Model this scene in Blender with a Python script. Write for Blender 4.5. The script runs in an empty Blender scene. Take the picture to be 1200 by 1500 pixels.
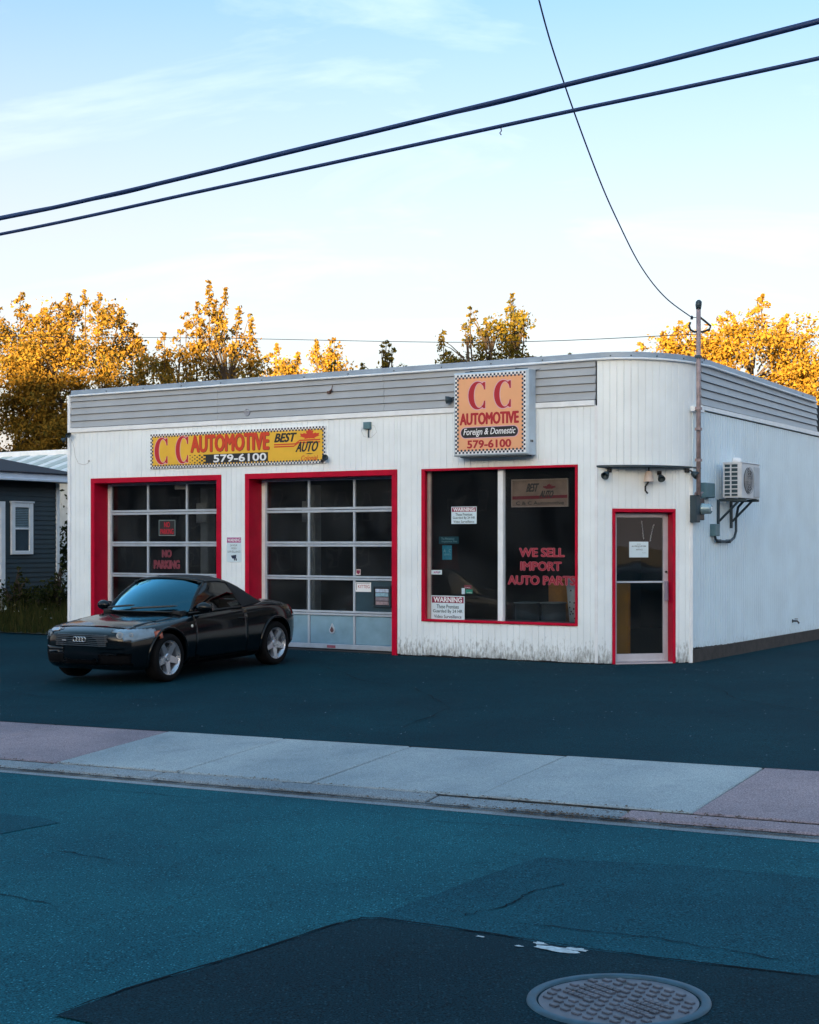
import bpy, bmesh, math, random
import numpy as np
from mathutils import Matrix, Vector, Euler

R = math.radians
random.seed(7)
rng = np.random.default_rng(11)
scene = bpy.context.scene
COL = scene.collection

# ------------------------------------------------------------------ camera, sky, sun, exposure
EYE = 1.75
cam_d = bpy.data.cameras.new("camera")
cam = bpy.data.objects.new("camera", cam_d)
COL.objects.link(cam)
cam.location = (0, 0, EYE)
cam.rotation_euler = (R(90), 0, 0)
cam_d.sensor_fit = 'HORIZONTAL'
cam_d.sensor_width = 36.0
cam_d.lens = 36.0 * 2200.0 / 1200.0
cam_d.shift_y = 45.0 / 1200.0
cam_d.clip_start = 0.1
cam_d.clip_end = 3000
scene.camera = cam

SUN_ELEV = R(5.0)
SUN_DIR = Vector((0.37, 0.93, 0)).normalized()          # the way the light travels, on the plan
sun_from = Vector((-SUN_DIR.x * math.cos(SUN_ELEV), -SUN_DIR.y * math.cos(SUN_ELEV), math.sin(SUN_ELEV)))
world = bpy.data.worlds.new("World")
scene.world = world
world.use_nodes = True
wt = world.node_tree
wt.nodes.clear()
def wn(t, **k):
    n = wt.nodes.new(t)
    for a, b in k.items(): setattr(n, a, b)
    return n
wl = wt.links.new
w_out = wn('ShaderNodeOutputWorld')
sky = wn('ShaderNodeTexSky', sky_type='NISHITA', sun_disc=False)
sky.sun_elevation = SUN_ELEV
sky.sun_rotation = math.atan2(sun_from.x, sun_from.y)
sky.air_density = 1.0; sky.dust_density = 7.0; sky.ozone_density = 3.0
bg1 = wn('ShaderNodeBackground'); bg1.inputs[1].default_value = 0.11
wl(sky.outputs[0], bg1.inputs[0])
# thin high cloud veil: denser towards the horizon all the way round, with wisps
tc = wn('ShaderNodeTexCoord')
sep = wn('ShaderNodeSeparateXYZ'); wl(tc.outputs['Generated'], sep.inputs[0])
ramp = wn('ShaderNodeValToRGB'); wl(sep.outputs[2], ramp.inputs[0])
e = ramp.color_ramp.elements
e[0].position = 0.0; e[0].color = (1.25, 1.1, 1.1, 1)
e[1].position = 1.0; e[1].color = (0.30, 0.56, 0.66, 1)
for p_, c_ in ((0.09, (1.0, .9, .84, 1)), (0.2, (0.74, 0.46, 0.25, 1)), (0.34, (0.20, 0.16, 0.06, 1)), (0.6, (0.28, 0.48, 0.48, 1))):
    q = e.new(p_); q.color = c_
# flat-layer projection for the wisps: direction / z
dv = wn('ShaderNodeMath', operation='ADD'); dv.inputs[1].default_value = 0.16; wl(sep.outputs[2], dv.inputs[0])
px_ = wn('ShaderNodeMath', operation='DIVIDE'); wl(sep.outputs[0], px_.inputs[0]); wl(dv.outputs[0], px_.inputs[1])
py_ = wn('ShaderNodeMath', operation='DIVIDE'); wl(sep.outputs[1], py_.inputs[0]); wl(dv.outputs[0], py_.inputs[1])
cmb = wn('ShaderNodeCombineXYZ'); wl(px_.outputs[0], cmb.inputs[0]); wl(py_.outputs[0], cmb.inputs[1])
mp = wn('ShaderNodeMapping'); wl(cmb.outputs[0], mp.inputs[0])
mp.inputs['Rotation'].default_value = (0, 0, R(-58)); mp.inputs['Scale'].default_value = (1.0, 1.9, 1); mp.inputs['Location'].default_value = (8.8, 5.5, 0)
nz = wn('ShaderNodeTexNoise'); nz.inputs['Scale'].default_value = 1.3; nz.inputs['Detail'].default_value = 9; nz.inputs['Roughness'].default_value = 0.58
nz.inputs['Distortion'].default_value = 0.7
wl(mp.outputs[0], nz.inputs[0])
cr = wn('ShaderNodeValToRGB'); wl(nz.outputs[0], cr.inputs[0])
cr.color_ramp.elements[0].position = 0.52; cr.color_ramp.elements[0].color = (0, 0, 0, 1)
cr.color_ramp.elements[1].position = 0.78; cr.color_ramp.elements[1].color = (.6, .6, .6, 1)
cm = wn('ShaderNodeMixRGB'); wl(cr.outputs[0], cm.inputs[0]); wl(ramp.outputs[0], cm.inputs[1]); cm.inputs[2].default_value = (1.2, .95, .82, 1)
bg2 = wn('ShaderNodeBackground'); bg2.inputs[1].default_value = 0.20
wl(cm.outputs[0], bg2.inputs[0])
mixw = wn('ShaderNodeMixShader'); mixw.inputs[0].default_value = 0.35
wl(bg1.outputs[0], mixw.inputs[1]); wl(bg2.outputs[0], mixw.inputs[2]); wl(mixw.outputs[0], w_out.inputs[0])

sun_d = bpy.data.lights.new("sun", 'SUN')
sun_d.energy = 3.4; sun_d.angle = R(0.5); sun_d.color = (1.0, 0.66, 0.29)
sun_o = bpy.data.objects.new("sun", sun_d)
COL.objects.link(sun_o)
sun_o.rotation_euler = (-sun_from).to_track_quat('-Z', 'Y').to_euler()
sun_o.location = (-20, -40, 30)

scene.view_settings.view_transform = 'Standard'
scene.view_settings.look = 'None'
scene.view_settings.exposure = 3.42
scene.view_settings.gamma = 1.0
scene.view_settings.use_curve_mapping = False
scene.render.engine = 'CYCLES'
scene.cycles.use_denoising = True
scene.cycles.max_bounces = 8
scene.cycles.transparent_max_bounces = 12

# ------------------------------------------------------------------ frames
# s runs left along the shop front, d comes out of it towards the street, z is up
AX, AY = 2.70, 21.56
UX, UY = -0.8507, 0.5257
NX, NY = -0.5257, -0.8507
def P(s, d, z=0.0): return Vector((AX + s * UX + d * NX, AY + s * UY + d * NY, z))
def frame(o, x, n):
    x = Vector(x).normalized(); n = Vector(n).normalized(); y = n.cross(x)
    m = Matrix.Identity(4)
    for i in range(3):
        m[i][0] = x[i]; m[i][1] = y[i]; m[i][2] = n[i]; m[i][3] = o[i]
    return m
FR = frame(P(0, 0), (-UX, -UY, 0), (NX, NY, 0))            # x = -s, y = up, z = out
CHX = (0.9732, 0.2298, 0)
CH = frame(P(0, 0), CHX, (0.2298, -0.9732, 0))
SD = frame(P(-1.025, -1.025), (-NX, -NY, 0), (-UX, -UY, 0))
GR = frame(P(0, 0), (-UX, -UY, 0), (0, 0, 1))              # x = -s, y = -d, z = up
ID = Matrix.Identity(4)

# ------------------------------------------------------------------ materials
MATS = {}
def mat(name, col, rough=0.6, metal=0.0, var=0.12, vscale=6.0, bump=0.0, bscale=40.0, spec=0.5, coat=0.0):
    if name in MATS: return MATS[name]
    m = bpy.data.materials.new(name); m.use_nodes = True
    nt = m.node_tree; b = nt.nodes['Principled BSDF']
    b.inputs['Roughness'].default_value = rough; b.inputs['Metallic'].default_value = metal
    b.inputs['Specular IOR Level'].default_value = spec
    b.inputs['Coat Weight'].default_value = coat
    c = (*col, 1)
    b.inputs['Base Color'].default_value = c
    if var > 0:
        g = nt.nodes.new('ShaderNodeNewGeometry')
        n = nt.nodes.new('ShaderNodeTexNoise'); n.inputs['Scale'].default_value = vscale; n.inputs['Detail'].default_value = 5
        nt.links.new(g.outputs['Position'], n.inputs['Vector'])
        x = nt.nodes.new('ShaderNodeMixRGB')
        x.inputs[1].default_value = (*[v * (1 - var) for v in col], 1); x.inputs[2].default_value = (*[min(1, v * (1 + var)) for v in col], 1)
        rp = nt.nodes.new('ShaderNodeValToRGB'); rp.color_ramp.elements[0].position = .3; rp.color_ramp.elements[1].position = .7
        nt.links.new(n.outputs[0], rp.inputs[0]); nt.links.new(rp.outputs[0], x.inputs[0])
        nt.links.new(x.outputs[0], b.inputs['Base Color'])
        rm = nt.nodes.new('ShaderNodeMapRange'); rm.inputs[3].default_value = rough * .85; rm.inputs[4].default_value = min(1, rough * 1.15)
        nt.links.new(n.outputs[0], rm.inputs[0]); nt.links.new(rm.outputs[0], b.inputs['Roughness'])
        if bump > 0:
            n2 = nt.nodes.new('ShaderNodeTexNoise'); n2.inputs['Scale'].default_value = bscale; n2.inputs['Detail'].default_value = 4
            nt.links.new(g.outputs['Position'], n2.inputs['Vector'])
            bp = nt.nodes.new('ShaderNodeBump'); bp.inputs['Strength'].default_value = bump; bp.inputs['Distance'].default_value = .01
            nt.links.new(n2.outputs[0], bp.inputs['Height']); nt.links.new(bp.outputs[0], b.inputs['Normal'])
    MATS[name] = m
    return m

def asphalt(name, col, grain=.5, light=.35):
    m = bpy.data.materials.new(name); m.use_nodes = True
    nt = m.node_tree; b = nt.nodes['Principled BSDF']; L = nt.links.new
    g = nt.nodes.new('ShaderNodeNewGeometry')
    def noise(sc, det=4, ro=.6):
        n = nt.nodes.new('ShaderNodeTexNoise'); n.inputs['Scale'].default_value = sc; n.inputs['Detail'].default_value = det; n.inputs['Roughness'].default_value = ro
        L(g.outputs['Position'], n.inputs['Vector']); return n
    def mixc(f, a, c, mode='MIX'):
        x = nt.nodes.new('ShaderNodeMixRGB'); x.blend_type = mode
        if isinstance(f, float): x.inputs[0].default_value = f
        else: L(f, x.inputs[0])
        for i, v in ((1, a), (2, c)):
            if isinstance(v, tuple): x.inputs[i].default_value = (*v, 1)
            else: L(v, x.inputs[i])
        return x.outputs[0]
    def rampf(n, a, c):
        r = nt.nodes.new('ShaderNodeValToRGB'); r.color_ramp.elements[0].position = a; r.color_ramp.elements[1].position = c
        L(n, r.inputs[0]); return r.outputs[0]
    dark = tuple(v * (1 - grain) for v in col); lite = tuple(min(1, v * (1 + grain)) for v in col)
    fine = noise(95, 3, .7)
    c1 = mixc(rampf(fine.outputs[0], .38, .62), dark, lite)
    big = noise(.55, 5)
    c2 = mixc(rampf(big.outputs[0], .3, .72), c1, mixc(1.0, c1, (.58, .64, .70), 'MULTIPLY'))
    med = noise(3.2, 6, .7)
    c2 = mixc(rampf(med.outputs[0], .5, .8), c2, mixc(1.0, c2, (.78, .78, .8), 'MULTIPLY'))
    vo = nt.nodes.new('ShaderNodeTexVoronoi'); vo.inputs['Scale'].default_value = 62; L(g.outputs['Position'], vo.inputs['Vector'])
    sel = nt.nodes.new('ShaderNodeSeparateColor'); L(vo.outputs['Color'], sel.inputs[0])
    st = rampf(sel.outputs[0], .82, .88)
    near = nt.nodes.new('ShaderNodeMath'); near.operation = 'LESS_THAN'; near.inputs[1].default_value = .34; L(vo.outputs['Distance'], near.inputs[0])
    sf = nt.nodes.new('ShaderNodeMath'); sf.operation = 'MULTIPLY'; L(st, sf.inputs[0]); L(near.outputs[0], sf.inputs[1])
    sf2 = nt.nodes.new('ShaderNodeMath'); sf2.operation = 'MULTIPLY'; L(sf.outputs[0], sf2.inputs[0]); sf2.inputs[1].default_value = light
    c3 = mixc(sf2.outputs[0], c2, tuple(min(1, v * 3.2 + .03) for v in col))
    L(c3, b.inputs['Base Color'])
    b.inputs['Roughness'].default_value = .9; b.inputs['Specular IOR Level'].default_value = .08
    bp = nt.nodes.new('ShaderNodeBump'); bp.inputs['Strength'].default_value = .55; bp.inputs['Distance'].default_value = .006
    L(fine.outputs[0], bp.inputs['Height']); L(bp.outputs[0], b.inputs['Normal'])
    MATS[name] = m
    return m

def siding_mat(name, col, dirt=1.0):
    """white painted boards; grime in vertical streaks near the ground"""
    m = mat(name, col, .5, var=.05, vscale=2.0)
    nt = m.node_tree; L = nt.links.new; b = nt.nodes['Principled BSDF']
    src = b.inputs['Base Color'].links[0].from_socket
    g = nt.nodes.new('ShaderNodeNewGeometry')
    sp = nt.nodes.new('ShaderNodeSeparateXYZ'); L(g.outputs['Position'], sp.inputs[0])
    mp = nt.nodes.new('ShaderNodeMapping'); mp.inputs['Scale'].default_value = (14, 14, 4.5); L(g.outputs['Position'], mp.inputs[0])
    n = nt.nodes.new('ShaderNodeTexNoise'); n.inputs['Scale'].default_value = 2.2; n.inputs['Detail'].default_value = 8; n.inputs['Roughness'].default_value = .7; L(mp.outputs[0], n.inputs[0])
    hz = nt.nodes.new('ShaderNodeMapRange'); hz.inputs[1].default_value = .55; hz.inputs[2].default_value = .0; hz.inputs[3].default_value = -.30; hz.inputs[4].default_value = .16; L(sp.outputs[2], hz.inputs[0])
    ad = nt.nodes.new('ShaderNodeMath'); ad.operation = 'ADD'; L(n.outputs[0], ad.inputs[0]); L(hz.outputs[0], ad.inputs[1])
    rp = nt.nodes.new('ShaderNodeValToRGB'); rp.color_ramp.elements[0].position = .44; rp.color_ramp.elements[1].position = .76; L(ad.outputs[0], rp.inputs[0])
    mu = nt.nodes.new('ShaderNodeMath'); mu.operation = 'MULTIPLY'; mu.inputs[1].default_value = .9 * dirt; L(rp.outputs[0], mu.inputs[0])
    x = nt.nodes.new('ShaderNodeMixRGB'); L(mu.outputs[0], x.inputs[0]); L(src, x.inputs[1]); x.inputs[2].default_value = (.07, .075, .07, 1)
    L(x.outputs[0], b.inputs['Base Color'])
    return m

def glass(name, tint=(.75, .8, .8), ior=1.5, rough=.0, boost=1.0, reflect_film=0.0, gcol=(1, 1, 1)):
    if name in MATS: return MATS[name]
    m = bpy.data.materials.new(name); m.use_nodes = True
    nt = m.node_tree; nt.nodes.clear(); L = nt.links.new
    o = nt.nodes.new('ShaderNodeOutputMaterial'); t = nt.nodes.new('ShaderNodeBsdfTransparent'); t.inputs[0].default_value = (*tint, 1)
    gl = nt.nodes.new('ShaderNodeBsdfGlossy'); gl.inputs['Roughness'].default_value = rough; gl.inputs[0].default_value = (*gcol, 1)
    fr = nt.nodes.new('ShaderNodeFresnel'); fr.inputs[0].default_value = ior
    mu = nt.nodes.new('ShaderNodeMath'); mu.operation = 'MULTIPLY'; mu.inputs[1].default_value = boost; mu.use_clamp = True; L(fr.outputs[0], mu.inputs[0])
    g = nt.nodes.new('ShaderNodeNewGeometry')
    inv = nt.nodes.new('ShaderNodeMath'); inv.operation = 'SUBTRACT'; inv.inputs[0].default_value = 1; L(g.outputs['Backfacing'], inv.inputs[1])
    m2 = nt.nodes.new('ShaderNodeMath'); m2.operation = 'MULTIPLY'; L(mu.outputs[0], m2.inputs[0]); L(inv.outputs[0], m2.inputs[1])
    base = t
    if reflect_film > 0:          # uneven pale film, soft reflections put into the pane colour
        n = nt.nodes.new('ShaderNodeTexNoise'); n.inputs['Scale'].default_value = 1.6; n.inputs['Detail'].default_value = 6; n.inputs['Roughness'].default_value = .65; L(g.outputs['Position'], n.inputs['Vector'])
        rp = nt.nodes.new('ShaderNodeMapRange'); rp.inputs[1].default_value = .35; rp.inputs[2].default_value = .72; rp.inputs[3].default_value = reflect_film * .05; rp.inputs[4].default_value = reflect_film; L(n.outputs[0], rp.inputs[0])
        d = nt.nodes.new('ShaderNodeBsdfDiffuse'); d.inputs[0].default_value = (.42, .45, .48, 1)
        b2 = nt.nodes.new('ShaderNodeMixShader'); L(rp.outputs[0], b2.inputs[0]); L(t.outputs[0], b2.inputs[1]); L(d.outputs[0], b2.inputs[2]); base = b2
        nb = nt.nodes.new('ShaderNodeTexNoise'); nb.inputs['Scale'].default_value = 1.1; nb.inputs['Detail'].default_value = 2; L(g.outputs['Position'], nb.inputs['Vector'])
        bp = nt.nodes.new('ShaderNodeBump'); bp.inputs['Strength'].default_value = .12; bp.inputs['Distance'].default_value = .03; L(nb.outputs[0], bp.inputs['Height']); L(bp.outputs[0], gl.inputs['Normal'])
    mx = nt.nodes.new('ShaderNodeMixShader'); L(m2.outputs[0], mx.inputs[0]); L(base.outputs[0], mx.inputs[1]); L(gl.outputs[0], mx.inputs[2]); L(mx.outputs[0], o.inputs[0])
    MATS[name] = m
    return m

def leaf_mat(name, a, b_, c):
    m = bpy.data.materials.new(name); m.use_nodes = True
    nt = m.node_tree; nt.nodes.clear(); L = nt.links.new
    o = nt.nodes.new('ShaderNodeOutputMaterial')
    g = nt.nodes.new('ShaderNodeNewGeometry')
    rp = nt.nodes.new('ShaderNodeValToRGB'); L(g.outputs['Random Per Island'], rp.inputs[0])
    rp.color_ramp.elements[0].color = (*a, 1); rp.color_ramp.elements[1].color = (*c, 1)
    q = rp.color_ramp.elements.new(.5); q.color = (*b_, 1)
    d = nt.nodes.new('ShaderNodeBsdfDiffuse'); t = nt.nodes.new('ShaderNodeBsdfTranslucent')
    L(rp.outputs[0], d.inputs[0]); L(rp.outputs[0], t.inputs[0])
    mx = nt.nodes.new('ShaderNodeMixShader'); mx.inputs[0].default_value = .35
    L(d.outputs[0], mx.inputs[1]); L(t.outputs[0], mx.inputs[2]); L(mx.outputs[0], o.inputs[0])
    MATS[name] = m
    return m

WHITE = siding_mat('white siding paint', (.82, .89, .94))
WHITE2 = mat('white trim paint', (.80, .84, .89), .45, var=.06)
GREYM = mat('grey metal cladding', (.35, .385, .43), .42, var=.07, vscale=3)
FLASH = mat('roof flashing metal', (.26, .33, .42), .45, metal=.1, var=.15, vscale=4)
REDP = mat('red gloss paint', (.47, .001, .028), .42, var=.14, vscale=5, spec=.18)
ALU = mat('door aluminium', (.50, .57, .66), .4, metal=.35, var=.08)
ALUP = mat('door panel grey', (.22, .38, .50), .42, metal=.2, var=.12, vscale=5)
BLACK = mat('black plastic', (.012, .014, .018), .5, var=.2)
DARKM = mat('dark metal', (.03, .055, .075), .5, metal=.3, var=.25)
GREYBOX = mat('grey box metal', (.10, .20, .24), .5, metal=.2, var=.15)
RUST = mat('rusty pipe', (.30, .24, .26), .6, metal=.2, var=.3, vscale=14)
DARKROOM = mat('dark interior', (.020, .022, .026), .9, var=.2)
FLOORIN = mat('interior floor', (.03, .03, .032), .8, var=.3)
CONC = asphalt('sidewalk concrete', (.35, .385, .40), .26, .10)
PINK = asphalt('pinkish sidewalk concrete', (.32, .25, .27), .34, .1)
KERBM = asphalt('kerb concrete', (.25, .28, .305), .34, .1)
FOUND = mat('foundation concrete', (.045, .038, .036), .9, var=.4, vscale=7, bump=.6, bscale=25)
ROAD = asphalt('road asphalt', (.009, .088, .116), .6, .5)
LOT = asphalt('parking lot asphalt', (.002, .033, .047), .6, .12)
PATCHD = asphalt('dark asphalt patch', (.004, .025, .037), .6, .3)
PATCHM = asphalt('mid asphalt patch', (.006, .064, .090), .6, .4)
EARTH = mat('earth', (.04, .035, .025), .95, var=.4, vscale=3)
GLASSW = glass('window glass', (.80, .83, .84), 1.5, 0, 1.0, .026)
GLASSG = glass('garage door glass', (.62, .65, .67), 1.5, 0, 1.0, .050)

# ------------------------------------------------------------------ mesh building
class MB:
    def __init__(self): self.v = []; self.f = []
    def add(self, M, vs, fs):
        b = len(self.v)
        self.v += [M @ Vector(p) for p in vs]
        self.f += [tuple(b + i for i in f) for f in fs]
        return self
    def box(self, M, x0, x1, y0, y1, z0, z1):
        x0, x1 = min(x0, x1), max(x0, x1); y0, y1 = min(y0, y1), max(y0, y1); z0, z1 = min(z0, z1), max(z0, z1)
        return self.add(M, [(x0, y0, z0), (x1, y0, z0), (x1, y1, z0), (x0, y1, z0), (x0, y0, z1), (x1, y0, z1), (x1, y1, z1), (x0, y1, z1)],
                        [(3, 2, 1, 0), (4, 5, 6, 7), (0, 1, 5, 4), (1, 2, 6, 5), (2, 3, 7, 6), (3, 0, 4, 7)])
    def bbox(self, M, x0, x1, y0, y1, z0, z1, c=.006):
        """box whose outer (z1) face is chamfered"""
        x0, x1 = min(x0, x1), max(x0, x1); y0, y1 = min(y0, y1), max(y0, y1)
        zc = z1 - c if z1 > z0 else z1 + c
        vs = [(x0, y0, z0), (x1, y0, z0), (x1, y1, z0), (x0, y1, z0), (x0, y0, zc), (x1, y0, zc), (x1, y1, zc), (x0, y1, zc),
              (x0 + c, y0 + c, z1), (x1 - c, y0 + c, z1), (x1 - c, y1 - c, z1), (x0 + c, y1 - c, z1)]
        fs = [(3, 2, 1, 0), (8, 9, 10, 11)] + [(i, (i + 1) % 4, 4 + (i + 1) % 4, 4 + i) for i in range(4)] + [(4 + i, 4 + (i + 1) % 4, 8 + (i + 1) % 4, 8 + i) for i in range(4)]
        return self.add(M, vs, fs)
    def prism(self, M, pts, z0, z1):
        n = len(pts)
        a = sum(pts[i][0] * pts[(i + 1) % n][1] - pts[(i + 1) % n][0] * pts[i][1] for i in range(n))
        if a < 0: pts = pts[::-1]
        if z0 > z1: z0, z1 = z1, z0
        return self.add(M, [(p[0], p[1], z0) for p in pts] + [(p[0], p[1], z1) for p in pts],
                        [tuple(range(n - 1, -1, -1)), tuple(range(n, 2 * n))] + [(i, (i + 1) % n, n + (i + 1) % n, n + i) for i in range(n)])
    def quad(self, M, *ps): return self.add(M, ps, [tuple(range(len(ps)))])
    def tube(self, M, pts, r, n=8, cap=True, closed=False):
        pts = [Vector(p) for p in pts]; rs = r if isinstance(r, (list, tuple)) else [r] * len(pts)
        rings = []; N = len(pts); prev = None
        for i, p in enumerate(pts):
            if closed: t = pts[(i + 1) % N] - pts[i - 1]
            else: t = pts[min(i + 1, N - 1)] - pts[max(i - 1, 0)]
            t = t.normalized() if t.length > 1e-9 else Vector((0, 0, 1))
            if prev is None:
                a = t.orthogonal().normalized()
            else:
                a = (prev - t * prev.dot(t))
                a = a.normalized() if a.length > 1e-6 else t.orthogonal().normalized()
            prev = a; bb = t.cross(a)
            rings.append([tuple(p + (a * math.cos(2 * math.pi * k / n) + bb * math.sin(2 * math.pi * k / n)) * rs[i]) for k in range(n)])
        vs = [q for rg in rings for q in rg]; fs = []
        last = N if closed else N - 1
        for i in range(last):
            j = (i + 1) % N
            for k in range(n): fs.append((i * n + k, i * n + (k + 1) % n, j * n + (k + 1) % n, j * n + k))
        if cap and not closed: fs += [tuple(range(n - 1, -1, -1)), tuple((N - 1) * n + k for k in range(n))]
        return self.add(M, vs, fs)
    def lathe(self, M, prof, n=24, cap=False):
        """profile (r, z) turned round local z"""
        vs = []; fs = []
        for r, z in prof:
            for k in range(n): vs.append((r * math.cos(2 * math.pi * k / n), r * math.sin(2 * math.pi * k / n), z))
        for i in range(len(prof) - 1):
            for k in range(n): fs.append((i * n + k, i * n + (k + 1) % n, (i + 1) * n + (k + 1) % n, (i + 1) * n + k))
        if cap: fs += [tuple(range(n - 1, -1, -1)), tuple((len(prof) - 1) * n + k for k in range(n))]
        return self.add(M, vs, fs)
    def grid(self, M, rows):
        m, n = len(rows), len(rows[0])
        return self.add(M, [p for r in rows for p in r], [(i * n + j, i * n + j + 1, (i + 1) * n + j + 1, (i + 1) * n + j) for i in range(m - 1) for j in range(n - 1)])
    def data(self, name, material, o, smooth=False):
        me = bpy.data.meshes.new(name)
        me.from_pydata([tuple(v - o) for v in self.v], [], self.f)
        if smooth:
            me.polygons.foreach_set('use_smooth', [True] * len(me.polygons))
        me.materials.append(material)
        me.update()
        return me

def origin_of(o):
    p = Vector(o.location)
    while o.parent: o = o.parent; p = p + Vector(o.location)
    return p
def link(name, me, parent=None, loc=(0, 0, 0)):
    o = bpy.data.objects.new(name, me); COL.objects.link(o); o.location = loc
    if parent: o.parent = parent
    return o
def part(name, mb, material, parent, smooth=False, label=None, local=False):
    o = link(name, mb.data(name, material, Vector((0, 0, 0)) if local else origin_of(parent), smooth), parent)
    if label: o['label'] = label
    return o
def thing(name, label, cat, loc, group=None, rotz=None):
    o = bpy.data.objects.new(name, None); COL.objects.link(o); o.location = loc; o.empty_display_size = .1
    if rotz is not None: o.rotation_euler = rotz
    o['label'] = label; o['category'] = cat
    if group: o['group'] = group
    return o
def solo(name, mb, material, label, cat, loc, group=None, smooth=False):
    loc = Vector(loc)
    o = link(name, mb.data(name, material, loc, smooth), None, loc)
    o['label'] = label; o['category'] = cat
    if group: o['group'] = group
    return o
def struct(name, mb, material, kind='structure', smooth=False):
    o = link(name, mb.data(name, material, Vector((0, 0, 0)), smooth)); o['kind'] = kind
    return o

TXT = {}
def glyphs(s, bold):
    k = (s, bold)
    if k not in TXT:
        cu = bpy.data.curves.new('lettering', 'FONT'); cu.body = s; cu.size = 1; cu.offset = bold; cu.resolution_u = 3; cu.fill_mode = 'FRONT'
        ob = bpy.data.objects.new('lettering', cu); COL.objects.link(ob)
        bpy.context.view_layer.update()
        ev = ob.evaluated_get(bpy.context.evaluated_depsgraph_get())
        me = bpy.data.meshes.new_from_object(ev)
        co = np.array([v.co[:2] for v in me.vertices]); fs = [tuple(p.vertices) for p in me.polygons]
        bpy.data.objects.remove(ob); bpy.data.curves.remove(cu); bpy.data.meshes.remove(me)
        TXT[k] = (co, fs)
    return TXT[k]
def text(mb, M, s, x0, x1, y0, y1, z, bold=.02, shear=0.0, grow=0.0, skew=0.0):
    """flat lettering fitted to the rectangle x0..x1, y0..y1 at height z of the frame M; skew lowers the left end"""
    co, fs = glyphs(s, 0.0)
    mn, mx = co.min(0), co.max(0); q = (co - mn) / (mx - mn)
    w = x1 - x0; h = y1 - y0; sh = shear * h
    x = x0 + q[:, 0] * (w - sh) + q[:, 1] * sh; y = y0 + q[:, 1] * h
    e_ = bold * h * 1.25 + grow
    for k, (ex, ey) in enumerate(((0, 0), (e_, 0), (-e_, 0), (0, e_ * .7), (0, -e_ * .7), (e_ * .7, e_ * .5), (-e_ * .7, -e_ * .5), (e_ * .7, -e_ * .5), (-e_ * .7, e_ * .5)) if e_ > 1e-5 else ((0, 0),)):
        mb.add(M, [(float(a) + ex, float(b) + ey, z + k * .00005) for a, b in zip(x, y)], fs)
    return mb
# ------------------------------------------------------------------ ground, lot, sidewalk, road
def cl(s): return max(-30.0, min(30.0, s))
def z_back(s): return -.127 - .0193 * cl(s)                 # back edge of the sidewalk (d = 8.2)
def z_kerb(s): return -.248 - .0193 * cl(s)                 # kerb top (d = 10)
def z_road(s): return -.305 - .0193 * cl(s)
def z_lot(s, d): return z_back(s) * (max(0.0, min(d, 8.2)) / 8.2) ** 1.4
def z_walk(s, d): return z_back(s) + (z_kerb(s) + .004 - z_back(s)) * (d - 8.2) / 1.55
def z_any(s, d):
    if d <= 8.2: return z_lot(s, d)
    if d >= 10: return z_road(s)
    return z_back(s) + (z_road(s) - z_back(s)) * (d - 8.2) / 1.8
def sheet(name, ss, ds, zf, material, kind='structure'):
    mb = MB(); mb.grid(ID, [[P(s, d, zf(s, d)) for s in ss] for d in ds])
    return struct(name, mb, material, kind)
def fr(a, b, n): return [a + (b - a) * i / n for i in range(n + 1)]
sheet('ground', [-900, -300, -120, -60, -30, -20, -10, 0, 10, 20, 30, 60, 120, 300, 900], [900, 300, 120, 60, 20, 10.2, 8.2, 7, 6, 5, 4, 3, 2, 1, 0, -10, -30, -80, -250, -900], lambda s, d: z_any(s, d) - .13, EARTH)
sheet('parking_lot', fr(-30, 30, 30), fr(8.2, 0, 16) + fr(-1, -30, 6), z_lot, LOT)
sheet('road', fr(-60, 60, 24), [10.13, 14, 18.6], lambda s, d: z_road(s), ROAD)
def flake(name, poly, material, lift, kind='structure', jit=.02, step=.25):
    pts = []
    n = len(poly)
    for i in range(n):
        a, b = poly[i], poly[(i + 1) % n]; L_ = math.dist(a, b); k = max(1, int(L_ / step))
        for j in range(k):
            t = j / k; pts.append((a[0] + (b[0] - a[0]) * t + random.uniform(-jit, jit), a[1] + (b[1] - a[1]) * t + random.uniform(-jit, jit)))
    mb = MB(); vs = [P(s, d, z_road(s) + lift) for s, d in pts]
    mb.add(ID, vs, [tuple(range(len(vs)))])
    o = struct(name, mb, material, kind)
    return pts
flake('asphalt_patch', [(-4.76, 13.4), (-4.74, 12.2), (-4.80, 11.38), (-5.7, 11.22), (-12, 10.9), (-12, 13.4)], PATCHM, .004)
dp = [(-4.50, 15.24), (-4.52, 14.7), (-4.6, 14.2), (-4.67, 13.4), (-4.72, 13.24), (-4.80, 13.19), (-5.47, 13.21), (-6.01, 13.24), (-6.55, 13.23), (-7.6, 13.16), (-12, 13.1), (-12, 15.3)]
flake('asphalt_patch', dp, PATCHD, .008, jit=.012)
flake('asphalt_patch', [(-.3, 11.74), (-.84, 11.71), (-1.15, 11.82), (-1.12, 12.38), (1.5, 12.34), (1.5, 11.74)], PATCHM, .004)
TAR = mat('tar seam', (.004, .009, .014), .9, var=.3, spec=.05)
def strip(name, pts, w, lift, material):
    mb = MB(); rows = []
    for i, p in enumerate(pts):
        a = pts[max(0, i - 1)]; b = pts[min(len(pts) - 1, i + 1)]
        tx, ty = b[0] - a[0], b[1] - a[1]; l = math.hypot(tx, ty) or 1
        ww = w * random.uniform(.25, .95)
        if i in (0, len(pts) - 1): ww *= .2
        rows.append([P(p[0] - ty / l * ww, p[1] + tx / l * ww, z_road(p[0]) + lift), P(p[0] + ty / l * ww, p[1] - tx / l * ww, z_road(p[0]) + lift)])
    mb.grid(ID, rows); struct(name, mb, material)
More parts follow.
